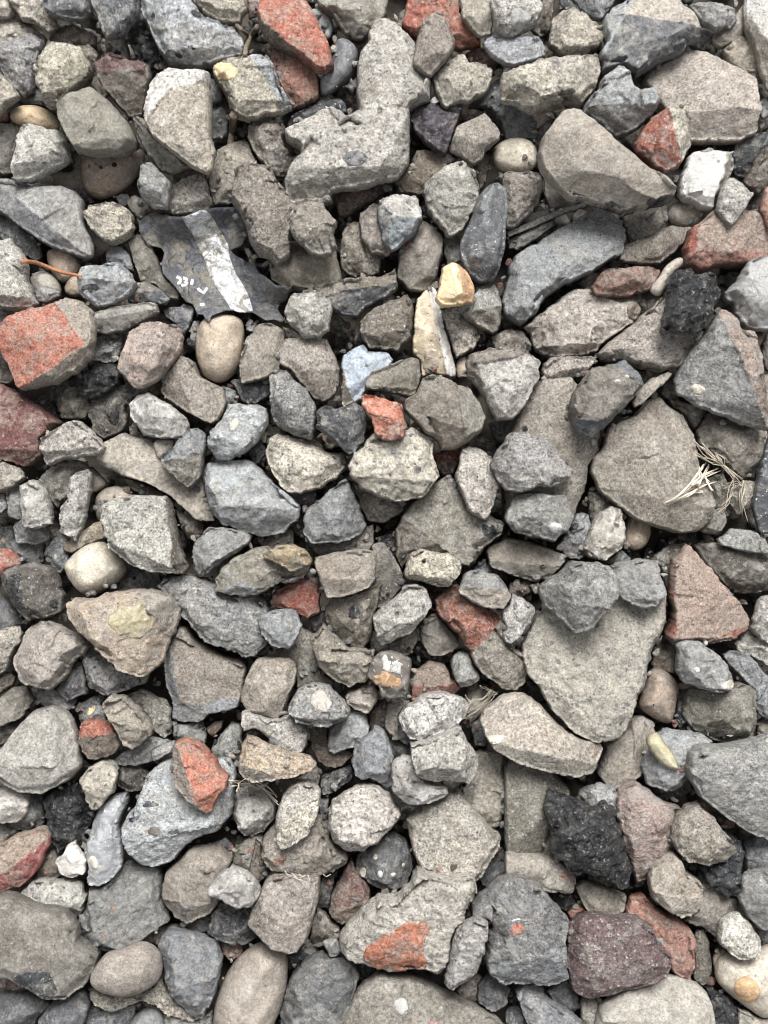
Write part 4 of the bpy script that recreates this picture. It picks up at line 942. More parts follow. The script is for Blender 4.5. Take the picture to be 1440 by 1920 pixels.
C;8;LG;pale speckled block-like chunk right of the tar-spotted rock;650,590 700,530 790,470 830,410 900,395 960,430 1000,530 960,580 880,680 760,740 700,760 670,700 655,640;c=670,700,980,560,.5
R;5;TS;small taupe stone under the pale speckled block-like chunk;740,740 870,670 910,640 920,720 870,810 820,825 750,790
C;8;CR;cream brick-shaped chunk with a black pit;825,340 850,270 880,225 920,205 1090,235 1160,270 1160,330 1100,420 1040,425 900,390 830,370;c=830,350,1130,380,.7 c=1090,425,1110,250,.6
>black_pit;A;BK;925,275 945,258 958,275 945,293
S;6;GT;small grey-brown stone with a pale rim left of the red-streaked rock;915,640 970,580 1010,565 1060,620 1140,710 1140,760 1060,810 980,815 930,740;c=930,680,1130,740,.5,TP
R;6;RO;red-streaked rock with a grey lower half;1000,490 1060,430 1130,400 1200,470 1300,530 1370,590 1390,700 1440,760 1530,800 1530,960 1470,1005 1400,1000 1300,940 1230,870 1200,790 1130,680 1020,580;c=1180,830,1400,590,.25,GK
C;7;LK;pale chunk with pink specks lying on the red-streaked rock;1140,430 1160,350 1240,320 1350,350 1400,400 1440,470 1400,540 1340,560 1260,530 1180,490 1140,460;c=1440,440,1150,410,.4,MG
R;3;MB;small blue-grey stone behind the pale chunk with pink specks;1210,330 1280,260 1340,320 1320,370 1240,370
S;7;TP;taupe bar-like stone right of the dark blue-spotted slab;1290,210 1330,175 1440,145 1540,165 1640,200 1745,240 1735,290 1640,380 1560,395 1440,360 1310,310;c=1300,270,1740,310,.8,GT
R;5;GT;large grey slab with a brown flank and a black corner;775,100 830,10 900,-80 1000,-160 1100,-220 1200,-60 1300,0 1390,60 1385,130 1300,190 1250,260 1200,320 1170,320 1100,280 960,270 870,250 850,270 820,330 790,260;c=820,20,1180,310,.5,DP
>black_corner;A;BK;1265,85 1300,60 1370,70 1380,125 1320,150 1270,130
C;7;WC;small whitish two-lobed chunk left of the huge pale slab;1380,560 1420,530 1440,450 1500,480 1570,530 1570,590 1510,680 1440,750 1400,740 1380,700 1410,650
F;6;DT;brown and black flint chip with a white face and amber patch;620,930 640,850 690,790 760,780 830,800 880,830 870,920 860,1000 840,1045 770,1050 700,1040 690,990
>white_face;Q;WH;715,800 770,805 830,840 828,925 780,905 705,880
>amber_patch;F;YO;640,940 710,890 780,915 830,940 815,985 740,975 680,975
C;6;LK;crumbly porous pale lump left of the brown and black flint;500,1040 520,1010 580,985 620,955 660,975 690,1020 680,1080 630,1135 540,1110 510,1080
C;6;MG;grey stone with a round white pebble set in its top;175,1090 230,1000 290,960 400,970 470,1030 540,1120 510,1170 450,1205 320,1205 220,1180;c=200,1150,520,1160,.6
>embedded_pebble;Q;LT;305,1060 320,1020 360,1005 405,1015 435,1060 420,1110 370,1125 320,1095
R;5;LB;light blue-grey lobed rock below the grey stone with white pebble;400,1290 420,1220 490,1150 540,1100 620,1120 640,1250 560,1320 490,1340 440,1370 405,1340
R;6;MB;dark blue-grey branching rock left of the two pale oval chunks;550,1290 620,1260 660,1200 720,1220 745,1290 780,1360 770,1440 790,1520 740,1560 650,1500 560,1500 535,1420
B;4;BR;brown reddish stone under the light blue-grey lobed rock;300,1220 390,1190 430,1310 500,1325 565,1360 480,1430 400,1440 340,1390 310,1330
S;4;BT;brown cone-shaped stone left of the white oval stone;720,1170 740,1070 800,1035 870,1060 850,1120 820,1190 900,1290 840,1305 770,1270 725,1220
B;5;PB;reddish brown stone above the white oval stone;870,960 900,890 960,840 1060,850 1100,930 1160,990 1100,1050 990,1040 870,1070;c=870,980,1150,960,.3,PR
C;8;WC;white oval stone above the pale potato-like chunk;790,1140 860,1080 960,1010 1040,1010 1140,1030 1200,1080 1195,1140 1130,1200 1030,1250 930,1280 860,1275 820,1220
R;5;MG;small upright grey stone between reddish brown and red-streaked stones;1090,830 1140,780 1190,790 1230,870 1275,930 1220,980 1150,995 1110,940
P;4;GT;dim fibre-wrapped pebble right of the white oval stone;1170,1020 1210,975 1290,960 1340,1010 1310,1090 1240,1170 1180,1160 1180,1080
S;6;TS;large smooth brown boulder below the red-streaked rock;1255,1160 1300,1090 1380,1035 1440,1020 1510,1020 1600,1080 1700,1190 1800,1260 1940,1290 1960,1330 1920,1400 1900,1470 1800,1490 1640,1460 1560,1440 1440,1400 1340,1340 1290,1270;c=1340,1300,1900,1420,.6,GT
>embedded_pebble;P;LT;1295,1265 1340,1250 1395,1260 1390,1295 1340,1310 1305,1295
C;8;LG;pale potato-like chunk below the white oval stone;860,1300 960,1280 1030,1250 1150,1200 1200,1290 1250,1390 1255,1470 1200,1540 1120,1520 1000,1530 900,1500 880,1420
C;7;LG;pale rounded chunk lower of the two beside the dark branching rock;770,1400 830,1370 880,1380 910,1480 970,1520 1080,1540 1090,1600 980,1640 850,1650 770,1590 760,1500
C;5;LT;brownish cream stone right of the pale potato-like chunk;1230,1350 1400,1350 1410,1440 1420,1560 1400,1700 1340,1820 1270,1770 1180,1680 1160,1580 1230,1480
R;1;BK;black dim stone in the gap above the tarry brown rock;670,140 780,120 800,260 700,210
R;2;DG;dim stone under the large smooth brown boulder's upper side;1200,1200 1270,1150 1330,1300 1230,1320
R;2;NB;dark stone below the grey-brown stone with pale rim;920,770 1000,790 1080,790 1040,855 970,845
R;2;BR;dim brown stone under the crumbly porous lump;630,1130 730,1040 760,1200 640,1240
R;2;DG;dim stone between branching rock and brown cone;740,1280 880,1280 880,1380 780,1390
R;2;DG;dim stone right of the rounded dark red brick;290,600 390,550 400,640 330,680
T 960 960
C;6;MG;dark grey chunk with a smooth blue pebble inset;0,100 -40,40 0,-80 100,-120 300,-100 360,20 310,110 240,170 130,150 60,130
>embedded_pebble;P;LB;200,75 235,55 275,70 285,95 255,125 210,115
R;4;MB;blue-grey stone left of the cream egg-like one;255,190 320,100 360,0 440,10 460,110 410,180 430,240 380,270 300,265
C;7;CG;cream egg-like stone beside the tan pebble under the big boulder;400,190 450,60 490,0 560,-40 620,-20 645,90 650,170 590,230 520,275 430,260
P;6;TA;tan pebble right of the cream egg-like stone;640,30 700,5 770,20 795,100 770,180 720,220 660,215 630,170
R;4;GT;small grey stone under the big boulder's lower tip;1050,100 1090,20 1190,-40 1215,60 1160,130 1090,120
R;5;MG;grey flat stone below the black slab edge on the right;1155,150 1230,90 1360,100 1440,180 1480,250 1380,235 1260,210 1180,190
R;3;DT;dark brown layered rock behind the pinkish triangular slab;1020,180 1140,170 1300,200 1500,230 1500,440 1380,460 1260,460 1180,400 1080,290
B;7;PK;pinkish triangular slab with crimson edges;975,170 1010,190 1080,270 1180,390 1280,510 1345,600 1330,660 1250,720 1110,750 1040,720 920,760 850,690 880,640 900,560 880,470 895,380 895,270 940,240;c=905,240,925,740,1,RD c=1080,742,1345,640,1.2,RD c=860,700,1060,705,.8,PK h=.4
C;5;LG;whitish block on the right edge beside the pinkish triangular slab;1340,660 1370,560 1380,490 1440,465 1520,460 1520,740 1440,750 1400,720
R;4;LG;grey shell-like stone under the whitish block on the right edge;1240,740 1290,700 1340,670 1400,710 1500,740 1500,880 1440,870 1340,810 1290,820
R;8;MG;grey tapered stone with a white dot and a tan tip;920,750 980,715 1060,725 1140,790 1210,860 1255,950 1240,1000 1150,1020 1040,990 960,960 920,900 930,830
>white_dot;Q;WH;1018,885 1035,868 1058,878 1058,898 1040,908
>tan_tip;P;LT;1175,975 1230,935 1250,955 1240,995 1190,1000
R;4;MB;blue-grey stone with a tan end behind the tapered white-dotted one;1180,800 1260,770 1350,820 1440,920 1500,980 1500,1160 1420,1165 1360,1100 1360,1000 1250,900
C;5;GT;grey layered block below the tapered white-dotted stone;980,1050 1010,990 1130,1000 1250,980 1280,955 1370,980 1375,1050 1365,1260 1300,1300 1190,1310 1100,1280 1000,1210 965,1140
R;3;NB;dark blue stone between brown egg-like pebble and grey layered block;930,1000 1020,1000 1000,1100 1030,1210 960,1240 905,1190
P;6;PB;brown pinkish egg-like pebble right of the huge pale slab;765,880 850,880 900,910 950,990 935,1060 910,1190 870,1200 790,1160 720,1110 705,1080 740,1000
R;2;BR;dim brown stone above the brown pinkish egg-like pebble;790,780 850,720 920,760 940,920 860,900 780,890
C;6;LS;huge pale granular slab narrowing to the bottom;140,580 200,540 400,480 560,380 700,300 820,285 840,350 870,480 865,600 830,700 790,800 760,950 720,1040 690,1120 650,1220 600,1270 520,1300 450,1305 330,1230 220,1110 160,1000 90,910 55,820 60,740 100,650;h=.35 c=640,1280,880,440,1
R;8;GM;dark mottled grey lump on top of the huge pale slab;160,410 290,320 340,275 500,280 560,310 620,390 580,500 510,580 450,650 350,690 300,640 180,520 150,450;c=170,480,540,540,.5
C;7;MG;grey blocky chunk on the huge pale slab's upper corner;560,430 550,300 620,275 720,262 825,275 840,350 868,470 800,540 720,550 600,490;c=868,480,820,270,1
S;5;TP;brown tall stone below the huge pale slab's tip;520,1300 640,1220 670,1160 740,1140 800,1180 810,1290 740,1400 720,1480 620,1540 540,1560 480,1480 500,1380;c=700,1500,670,1170,.5
S;3;BR;dim brown stone under the pale chunk with pink specks;-20,400 90,360 130,440 50,490 -20,470
C;5;CR;tiny cream stone left of the dark mottled lump;95,410 150,390 180,440 130,470
P;8;GY2;long yellowish-green pebble lying on the blue-grey stone;745,1290 790,1235 830,1240 870,1310 920,1380 950,1440 930,1460 860,1440 790,1360
R;6;LB;blue-grey stone under the long yellowish-green pebble;730,1430 770,1340 850,1215 960,1240 1060,1235 1130,1290 1050,1400 1010,1500 900,1580 760,1540
R;7;MG;large grey rock on the right edge below the grey layered block;1000,1350 1060,1310 1250,1300 1360,1270 1520,1240 1540,1840 1440,1850 1300,1790 1200,1720 1060,1600 980,1480 990,1400;c=990,1480,1540,1600,.4
R;3;GT;small grey stone on the right edge above the large grey rock;1370,1180 1440,1140 1500,1150 1500,1290 1380,1290
R;3;MB;small blue-grey stone below the cream egg-like stone;520,280 610,210 680,260 620,320
R;2;DT;dark block in the shade left of the pinkish triangular slab;770,260 880,190 990,170 980,260 920,400 870,470 830,300
T 0 1440
R;6;WP;white rounded stone on the left edge below the grey-green boulder;-60,110 60,105 130,140 165,200 155,260 100,310 30,310 -60,290
R;4;DG;dim grey stone between white rounded stone and black rock;10,60 130,80 240,130 255,320 140,360 60,340
R;3;DT;small dim stone on the left edge above the red-striped one;-60,310 60,310 120,360 60,430 0,460 -60,460
A;5;BK;black rock below the grey-green boulder;240,150 300,120 380,80 450,70 500,200 530,250 500,370 470,450 400,430 330,480 290,430 260,300;c=270,300,290,120,0 c=290,120,250,330,.8,DG
C;7;CR;cream knobbly stone right of the grey-green boulder;440,70 500,-10 560,-40 640,-10 665,40 650,120 600,180 550,235 510,230 480,190 470,130
R;3;DT;dark brown stone right of the cream knobbly one;650,-20 800,-40 840,40 800,130 720,130 650,100
B;7;PB;brown stone with a crimson stripe on the left edge;-60,440 0,420 100,370 230,330 275,345 292,390 250,500 210,590 120,670 0,695 -60,690;c=-60,640,285,400,.6,RP
Q;7;WP;small white and cream stone above the big dark brown slab;305,520 350,490 370,440 425,405 450,460 495,510 485,590 430,615 370,615 330,590
F;6;MB;tall blue-grey stone with a tan fleck left of the inclusion-spotted rock;560,210 640,150 720,130 730,180 690,260 670,330 690,420 690,560 620,640 560,670 490,665 485,620 500,560 470,450 500,370 530,280;c=470,420,700,380,.3
>tan_fleck;P;LT;500,500 535,490 560,560 540,580 505,540
C;5;WH;white lobed lump behind the big dark brown slab;115,700 180,630 260,618 380,630 450,630 490,730 460,810 425,860 390,820 250,790 150,780
S;7;DO;big dark brown slab with a black patch on the left edge;-60,710 70,705 200,770 380,800 440,900 450,960 520,1020 560,1050 545,1120 490,1210 380,1285 260,1280 180,1230 60,1160 0,1160 -60,1160;h=.4 c=300,1290,560,1060,.8
>black_patch;R;BG;60,1160 160,1145 270,1135 330,1260 260,1270 170,1225
R;4;PK;pinkish stone under the big dark brown slab;-60,1150 60,1160 180,1220 140,1265 30,1260 -60,1200
R;5;GM;large grey rock with rusty dots left of the tan kidney-shaped stone's top;700,530 800,540 900,550 915,650 910,720 940,800 960,850 880,900 790,970 690,1030 600,1030 500,990 460,950 445,860 490,760 490,680 600,650;c=470,900,650,1030,.8,DG c=690,1030,950,780,.4
>rust_dot;B;OR;620,790 640,785 648,805 630,812
>rust_dot;B;OR;565,940 585,930 592,955 570,960
R;6;LG2;pale blue-grey rock with dark blue inclusions under the red shard;830,30 900,-30 980,-60 1050,-20 1300,-60 1330,20 1310,150 1310,260 1230,355 1150,380 1060,430 980,520 870,560 790,545 700,440 680,400 690,300 760,210 800,100;c=720,440,1310,300,.3
>blue_inclusion;R;SB;730,270 790,258 785,295 735,305
>blue_inclusion;R;SB;800,200 880,175 905,205 850,225 795,228
>blue_inclusion;R;SB;930,355 1000,335 1010,375 970,402
>blue_inclusion;R;SB;815,45 850,30 862,60 825,80
>brown_pit;C;BR;825,345 870,325 905,355 890,390 840,385
B;8;OR;red brick shard lying on the pale inclusion-spotted rock;970,-60 975,-150 1060,-165 1130,-150 1200,-60 1290,50 1280,110 1220,170 1200,240 1150,265 1100,220 1050,170 980,100;c=990,-150,1120,250,.8,BT
C;6;PE;peach stone with pale underside and rootlets, right of the red brick shard;1335,20 1350,-100 1390,-190 1480,-150 1600,-100 1740,-70 1790,-20 1750,20 1600,60 1500,70 1440,80 1370,60;c=1340,-30,1600,70,.7,LT
C;5;LG;light grey stone below the peach stone with rootlets;1310,220 1330,130 1400,90 1480,110 1550,200 1545,290 1480,360 1420,400 1370,380 1310,290
S;3;GT;brown-grey stone below the light grey one under the rootlets;1310,460 1400,380 1480,360 1500,600 1420,640 1370,600 1310,560
S;6;BT;taupe lumpy stone below the inclusion-spotted rock;1060,450 1150,440 1250,445 1310,510 1290,560 1260,640 1240,700 1230,760 1190,810 1120,840 1060,875 970,840 910,740 910,660 930,580 1000,530;c=920,760,1220,760,.5
>dark_pit;R;DG;970,770 1030,755 1080,790 1060,830 990,820
C;7;LG;white-grey pointed stone beside the taupe lumpy one;1165,680 1210,620 1310,540 1380,580 1440,630 1470,680 1460,740 1400,790 1330,800 1270,760 1170,710
R;6;NB;dark blue-grey rock under the white-grey pointed stone;1180,830 1240,740 1320,770 1400,770 1440,860 1480,930 1380,1000 1300,980 1220,960 1165,930
B;4;PR;small reddish chip under the dark blue-grey rock;1230,960 1370,970 1370,1040 1300,1090 1250,1040
R;3;DG;dim stone above the blue-grey mottled rock;1030,880 1180,800 1220,900 1100,940
S;2;BR;dim brown stone between rusty-dotted rock and blue-grey mottled rock;780,960 900,880 1050,880 950,1010
R;6;MB;blue-grey mottled rock right of the tan kidney-shaped stone;900,935 960,905 1060,920 1160,950 1220,970 1260,1080 1230,1200 1190,1330 1130,1390 1070,1400 1000,1330 950,1250 920,1180 915,1080 890,1010;c=950,1250,1240,1180,.5
P;7;TL;tan kidney-shaped stone near the lower left corner;560,1080 600,1040 680,1030 760,985 830,985 900,1040 915,1140 890,1210 830,1260 740,1300 640,1300 540,1270 490,1220 510,1150;c=500,1220,880,1220,.4 m=S
C;5;LT;white-rimmed shard curving under the tan kidney-shaped stone;490,1240 600,1270 760,1260 860,1220 910,1180 960,1270 1030,1340 1090,1370 1170,1340 1150,1400 1090,1432 940,1390 880,1330 800,1310 720,1340 640,1375 520,1330;h=.5
P;7;BT;big brown rounded boulder on the bottom edge;1240,1230 1300,1110 1400,1020 1480,980 1560,990 1610,1040 1620,1150 1610,1270 1560,1420 1500,1540 1200,1560 1190,1440 1200,1330
R;5;DG;dark stone with a tan patch in the bottom left corner;-40,1290 80,1265 220,1270 285,1330 240,1380 180,1460 0,1490 -60,1460
R;5;DG;dark blue-grey stone right of the bottom left corner stone;280,1330 380,1270 470,1240 510,1320 470,1440 420,1520 200,1520 200,1440
R;4;DG;dark stone on the bottom edge under the white-rimmed shard;460,1360 520,1310 640,1350 770,1320 750,1440 700,1520 440,1520
P;4;DG;dark pebble on the bottom edge under the white-rimmed shard's middle;720,1440 780,1365 860,1350 920,1390 930,1500 720,1510
S;3;TA;small tan stone under the white-rimmed shard;790,1310 880,1300 940,1390 850,1390
R;3;MG;dim stone on the bottom edge left of the big brown boulder;920,1380 1000,1390 1100,1410 1200,1360 1200,1510 920,1510
R;3;NB;small dark blue stone above the taupe lumpy stone;1150,430 1270,390 1320,440 1310,510 1230,470
S;2;BR;dim brown stone left of the small white and cream stone;230,500 310,440 370,600 250,650 200,610
T 480 1440
C;7;CG;cream bone-like stone left of the round pale cobble;130,190 180,120 230,70 310,75 360,120 365,200 340,300 290,380 210,440 140,470 115,420 105,330;c=110,330,370,160,.4,CC
C;5;TP;taupe stone with rust stain and rootlets under the cream bone-like one;30,400 100,320 250,270 380,270 420,390 470,450 530,490 510,540 440,590 330,600 200,590 80,570 40,520;c=40,500,520,480,.5
>rust_stain;B;RU;80,525 140,490 185,490 170,530 110,555
C;7;CG;round pale cobble beside the dark branching rock's lower end;400,240 420,190 520,130 600,85 680,90 740,130 790,200 820,250 800,290 760,340 680,430 590,475 500,465 430,400 395,330;c=440,420,780,330,.4
R;6;GM2;dark grey rounded stone studded with cream pebbles;565,490 640,440 680,400 760,360 840,400 880,480 890,550 860,640 780,710 730,720 690,680 590,620 560,570
>embedded_pebble;P;CR;580,590 590,560 615,560 622,600 600,615
>embedded_pebble;P;CR;655,495 665,480 685,490 680,518 660,515
>embedded_pebble;P;CR;818,540 832,532 842,548 828,565
>embedded_pebble;P;LG;680,590 700,572 715,592 710,620 685,615
>embedded_pebble;P;LG;750,595 780,585 792,600 770,618
B;5;MR;crimson-edged dark red wedge left of the cream-studded dark stone;540,500 580,590 650,680 640,760 560,840 480,895 430,850 405,800 430,700 480,600;c=430,830,540,520,0 c=410,800,620,760,.7,PB c=530,500,440,790,.5,BR
S;6;BT;brown rounded rectangular stone below the rust-stained one;60,620 110,585 200,580 360,600 365,690 340,800 290,970 240,1030 180,1040 80,1010 0,930 -50,870 -20,780 20,700;c=0,900,320,880,.3
R;4;BR;brown stone between rounded rectangular one and brick-cored chunk;340,780 400,830 470,900 470,960 370,1000 295,980 310,880
R;5;MG;small grey chip at the brick-cored chunk's pointed end;370,975 450,950 485,1020 460,1065 410,1065
R;3;NB;dark blue stone right of the big brown boulder on the bottom edge;160,1060 300,970 370,990 310,1090 180,1150
C;7;CG;big cream chunk with an orange brick core;470,930 520,880 600,790 690,720 780,720 870,650 900,560 1000,600 1100,620 1230,600 1250,680 1190,770 1170,840 1130,880 1100,950 1090,1060 1060,1140 1010,1160 920,1130 750,1145 680,1120 580,1095 520,1070 480,1040 455,970;c=560,1110,1060,1140,1 c=1080,1130,1220,640,.5,CC
>brick_core;B;OB;590,1075 640,990 750,920 840,880 870,870 900,880 940,845 990,900 950,960 950,1040 968,1120 920,1115 750,1130 680,1108
C;6;CG;big pale angular chunk between round cobble and brick-cored chunk;840,280 930,220 1020,150 1140,110 1200,200 1280,290 1330,350 1390,380 1370,450 1260,600 1180,660 1100,700 1010,680 930,600 890,500 860,400;c=1020,130,880,470,.6,LT c=890,480,1180,670,.5 c=1150,690,1390,380,.5
C;7;LG;pale pointed stone right of the brick-cored chunk;1130,880 1240,830 1290,850 1320,900 1300,960 1270,1080 1230,1170 1110,1250 1055,1220 1090,1060 1110,950;c=1100,1240,1180,850,.01 c=1180,860,1090,1200,.5
R;2;DG;dark stone in the gap right of the big pale angular chunk;1240,610 1380,450 1430,500 1440,600 1300,690
R;6;GM;big dark grey rock with white and orange flecks left of the maroon granite;1210,750 1300,690 1340,640 1420,600 1500,600 1600,650 1680,760 1760,850 1745,960 1750,1080 1760,1180 1700,1230 1600,1230 1440,1210 1400,1225 1310,1160 1280,1080 1300,960 1320,880 1290,850 1200,830;c=1290,1110,1750,1010,.7,MB
>orange_fleck;B;OR;1425,925 1460,870 1500,880 1510,920 1450,945
>white_fleck;Q;WH;1430,855 1470,835 1490,850 1450,875
S;7;GT;big grey-brown boulder in the middle of the bottom edge;480,1440 540,1310 590,1220 690,1155 840,1160 950,1190 1060,1260 1200,1320 1330,1390 1420,1460 1300,1580 500,1580
>pink_fleck;B;PP;975,1420 1000,1405 1030,1425 1020,1445 985,1445
>white_fleck;Q;LG;770,1310 830,1290 860,1340 830,1390 780,1370
R;5;DG;dark grey rock with white flecks on the bottom edge;180,1200 260,1090 350,1045 430,1070 540,1070 590,1160 570,1250 520,1360 480,1520 130,1520 130,1350;c=420,1520,400,1070,.4
>white_fleck;Q;LG;320,1090 350,1060 375,1100 350,1120
R;3;NB;dark stone under the brick-cored chunk's lower edge;530,1070 640,1090 740,1120 620,1200 560,1190
S;3;TP;dim taupe stone under the pale pointed stone's tip;1120,1250 1240,1150 1280,1180 1270,1320 1180,1310
R;3;DG;dim dark stone below the white-and-orange-flecked rock;1250,1220 1310,1150 1400,1200 1440,1240 1400,1340 1330,1370 1240,1320
R;3;NB;black-blue stone right of the peach stone with rootlets;350,60 440,10 540,-20 550,60 440,140 370,160
R;4;GT;small grey-brown stone at the peach stone's tip;220,60 340,-20 370,10 355,100 300,80
R;2;DG;tiny dim stone between bone-like stone and round pale cobble;355,170 415,170 405,300 355,300
R;2;NB;dim dark stone left of the crimson-edged wedge;360,620 450,570 430,700 410,800 335,780
R;3;BR;dim brown stone left of the rust-stained taupe stone;-40,560 0,390 50,480 80,580 20,650 -40,650
T 960 1440
S;5;GT;tall taupe slab left of the black coal-like lump;-40,0 0,-60 120,-40 230,30 330,120 350,200 270,250 250,400 250,500 170,540 100,510 0,480 -40,460;m=C
S;5;TP;taupe stone with an orange brick bit below the tall taupe slab;-40,470 100,480 240,500 330,570 370,640 340,720 260,700 180,690 100,660 -40,640
>brick_bit;B;OB;250,600 310,572 365,612 290,632
A;8;BK;big jagged black coal-like lump;205,125 260,150 300,160 400,200 430,230 520,190 580,230 600,300 620,400 660,500 690,600 650,680 580,680 530,620 430,590 330,590 270,530 210,480 220,400 190,250
R;5;LB;blue-grey stone with pink specks above the black coal-like lump;350,170 400,110 490,85 580,110 615,200 590,280 430,260
R;5;PK;pinkish brown stone right of the black coal-like lump;590,130 640,90 700,75 760,120 860,190 960,230 930,300 920,400 920,470 820,540 790,620 700,660 670,560 620,420 590,260
R;4;DG;dark blue-grey stone below the yellowish pebble's blue-grey rock;740,60 800,20 960,20 1010,90 1010,140 930,170 860,185 790,130
C;7;LK;pale pinkish rounded chunk with a black crust beside it;900,330 930,270 980,220 1050,192 1130,260 1190,350 1260,430 1270,480 1220,530 1110,555 990,520 930,470 895,400
A;5;BG;black crusty lump under the pale pinkish rounded chunk;1180,330 1280,400 1310,480 1305,580 1280,700 1210,740 1140,690 1040,550 1100,500
S;7;TS;taupe pear-shaped stone below the pale pinkish rounded chunk;780,540 890,465 950,500 970,570 1050,620 1070,690 1060,760 1010,820 940,840 860,800 790,740 765,650;c=780,700,1060,740,.4
S;4;GT;dim taupe slab behind the taupe pear-shaped stone;1040,560 1140,660 1220,710 1290,740 1330,840 1220,920 1150,965 1080,900 960,860 1040,780
R;5;MG;grey rock on the right edge above the small white stone;1300,600 1400,570 1500,570 1500,900 1400,915 1330,850 1275,740;c=1290,800,1500,780,.4
R;4;MB;blue-grey stone on the right edge below the large grey rock;1300,430 1360,380 1440,380 1520,380 1520,600 1440,600 1320,590
C;8;WP;small white rounded stone near the lower right corner;1160,880 1200,835 1270,808 1340,860 1400,960 1405,1030 1370,1070 1270,1075 1190,1020 1155,950
P;6;LT;brown stone with a large orange pebble set in it, lower right corner;1145,1160 1160,1090 1200,1050 1290,1050 1370,1040 1440,1000 1520,1000 1520,1400 1420,1425 1380,1400 1230,1290 1160,1220;c=1160,1220,1420,1420,.5
>embedded_pebble;P;YL2;1240,1230 1270,1180 1330,1165 1400,1230 1395,1290 1340,1330 1270,1300
P;3;TA;small tan stone left of the small white rounded stone's base;1115,1060 1180,1010 1220,1040 1180,1110 1145,1170
S;5;DT;narrow upright dark slab between red brick and orange-pebbled stone;1030,910 1080,900 1110,970 1130,1100 1110,1200 1070,1230 1015,1190 1020,1050
B;5;PR;dusty red brick piece behind the maroon granite;640,790 660,720 740,705 780,740 830,800 900,830 1000,890 1025,930 1030,1100 1015,1205 900,1150 830,1000 750,900 640,850;c=780,1000,800,760,0 c=1030,1200,760,720,0 c=1020,920,700,740,.5,RD
S;6;TP;small taupe stone above the maroon granite;345,650 400,625 510,660 580,690 645,710 635,800 560,850 480,850 410,790 370,720;c=640,850,540,670,.4
B;3;RD;dark red bit left of the small taupe stone;305,810 360,760 425,790 400,860 320,850
R;2;NB;dark blue stone under the taupe stone with orange brick bit;200,690 330,700 380,760 320,820 240,770
R;7;MP;big maroon granite block near the bottom edge;320,870 400,820 480,815 560,840 630,830 720,850 790,900 820,980 890,1050 895,1120 860,1170 750,1210 620,1250 480,1285 400,1290 340,1250 305,1100 310,950;c=310,1180,880,1120,.4 m=C
S;7;LK2;big grey-cream boulder on the bottom edge below the maroon granite;470,1440 490,1350 580,1290 640,1240 760,1220 880,1180 950,1185 1060,1230 1110,1280 1140,1360 1155,1480 1100,1580 480,1580;c=480,1430,1150,1370,.3
A;5;BK;shiny black lump on the bottom edge in the right corner;1090,1230 1180,1260 1250,1330 1280,1440 1270,1520 1150,1520 1130,1380
R;5;MB;long blue-grey stone on the bottom edge beside the middle boulder;15,1240 60,1200 150,1210 200,1290 280,1350 370,1400 410,1440 380,1540 100,1520 60,1380;c=60,1400,250,1500,.3
R;3;DG;dim dark stone under the maroon granite's lower corner;190,1250 310,1180 370,1270 400,1330 330,1380 240,1330
S;4;GT;dim taupe stone left of the grey-cream boulder;385,1290 480,1280 510,1350 475,1520 385,1460
R;3;LT;small stone in the bottom right corner;1270,1340 1390,1400 1440,1400 1520,1390 1520,1540 1270,1540
R;3;DG;dim stone on the bottom edge beside the long blue-grey stone;-40,1360 40,1330 100,1440 90,1520 -40,1520
B;3;PR;small reddish chip under the large grey rock near the right edge;1150,290 1250,290 1260,340 1190,355
R;2;DG;dim stone on the right edge beside the small white rounded stone;1370,910 1440,890 1520,890 1520,1010 1420,1010"""
stones = []; T = (0, 0)
for ln in DATA.strip().splitlines():
    if ln.startswith('T '): T = tuple(float(a) for a in ln.split()[1:])
    elif ln.startswith('>'): stones[-1][2].append(ln)
    else: stones.append((ln, T, [], float(ln.split(';')[1])))
order = sorted(range(len(stones)), key=lambda i: (stones[i][3], i))
done_scrap = False
for i in order:
    ln, T, parts, lev = stones[i]
    if lev >= 6 and not done_scrap:
        plastic_scrap(); done_scrap = True
    build_stone(ln, i, T, parts)
print('pile height', HM.max(), np.quantile(HM, [.1, .5, .9]))
# ---------------------------------------------------------------- sticks and dry grass
m_twig = mat_plain('reddish_twig', (0.36, 0.17, 0.09), .85, 300, .0008, .35)
m_stick = mat_plain('dry_stick', (0.20, 0.165, 0.125), .9, 220, .0022, .55)
m_straw = mat_plain('bleached_straw', (0.62, 0.56, 0.46), .8, 400, .0004, .2)
m_grey = mat_plain('grey_stalks', (0.36, 0.32, 0.26), .85, 400, .0004, .25)
def Z3(s, x0, y0): return zoomed(s, x0, y0, 3)
place('twig', strand(Z3('125,28 200,36 270,62 350,92 455,112', 0, 480), .0022, .0014), m_twig, 'thin orange-brown twig lying across pebbles near the left edge', 'twig')
place('stick', strand(Z3('1310,650 1312,720 1296,815', 0, 0), .0040, .0034, -.008, .5, np.random.default_rng(3), 14, True, .25), m_stick, 'short upright dry stick between the taupe slab and the crumbly column', 'stick')
place('stick', merge([strand(Z3('1450,150 1405,210 1385,300', 0, 0), .0030, .0024, -.006, .5, np.random.default_rng(4), 14, True, .3), strand(Z3('1330,140 1360,170 1398,196', 0, 0), .0020, .0018, -.006, 0, None, 14, True, .3)]), m_stick, 'forked dry stick beside the big red brick at the top', 'stick')
rng = np.random.default_rng(5)
def tuft(name, lines, x0, y0, mat, label, r=.0008, extra=0, jitter=4):
    ss = []
    for s in lines:
        q = Z3(s, x0, y0); ss.append(strand(q, r, r*.55, rng.uniform(.001, .004), 0, None, 10))
        for _ in range(extra):
            q2 = q + rng.normal(0, jitter, q.shape); ss.append(strand(q2, r*.8, r*.4, rng.uniform(.001, .007), .25, rng, 10))
    return place(name, merge(ss), mat, label, 'dry grass')
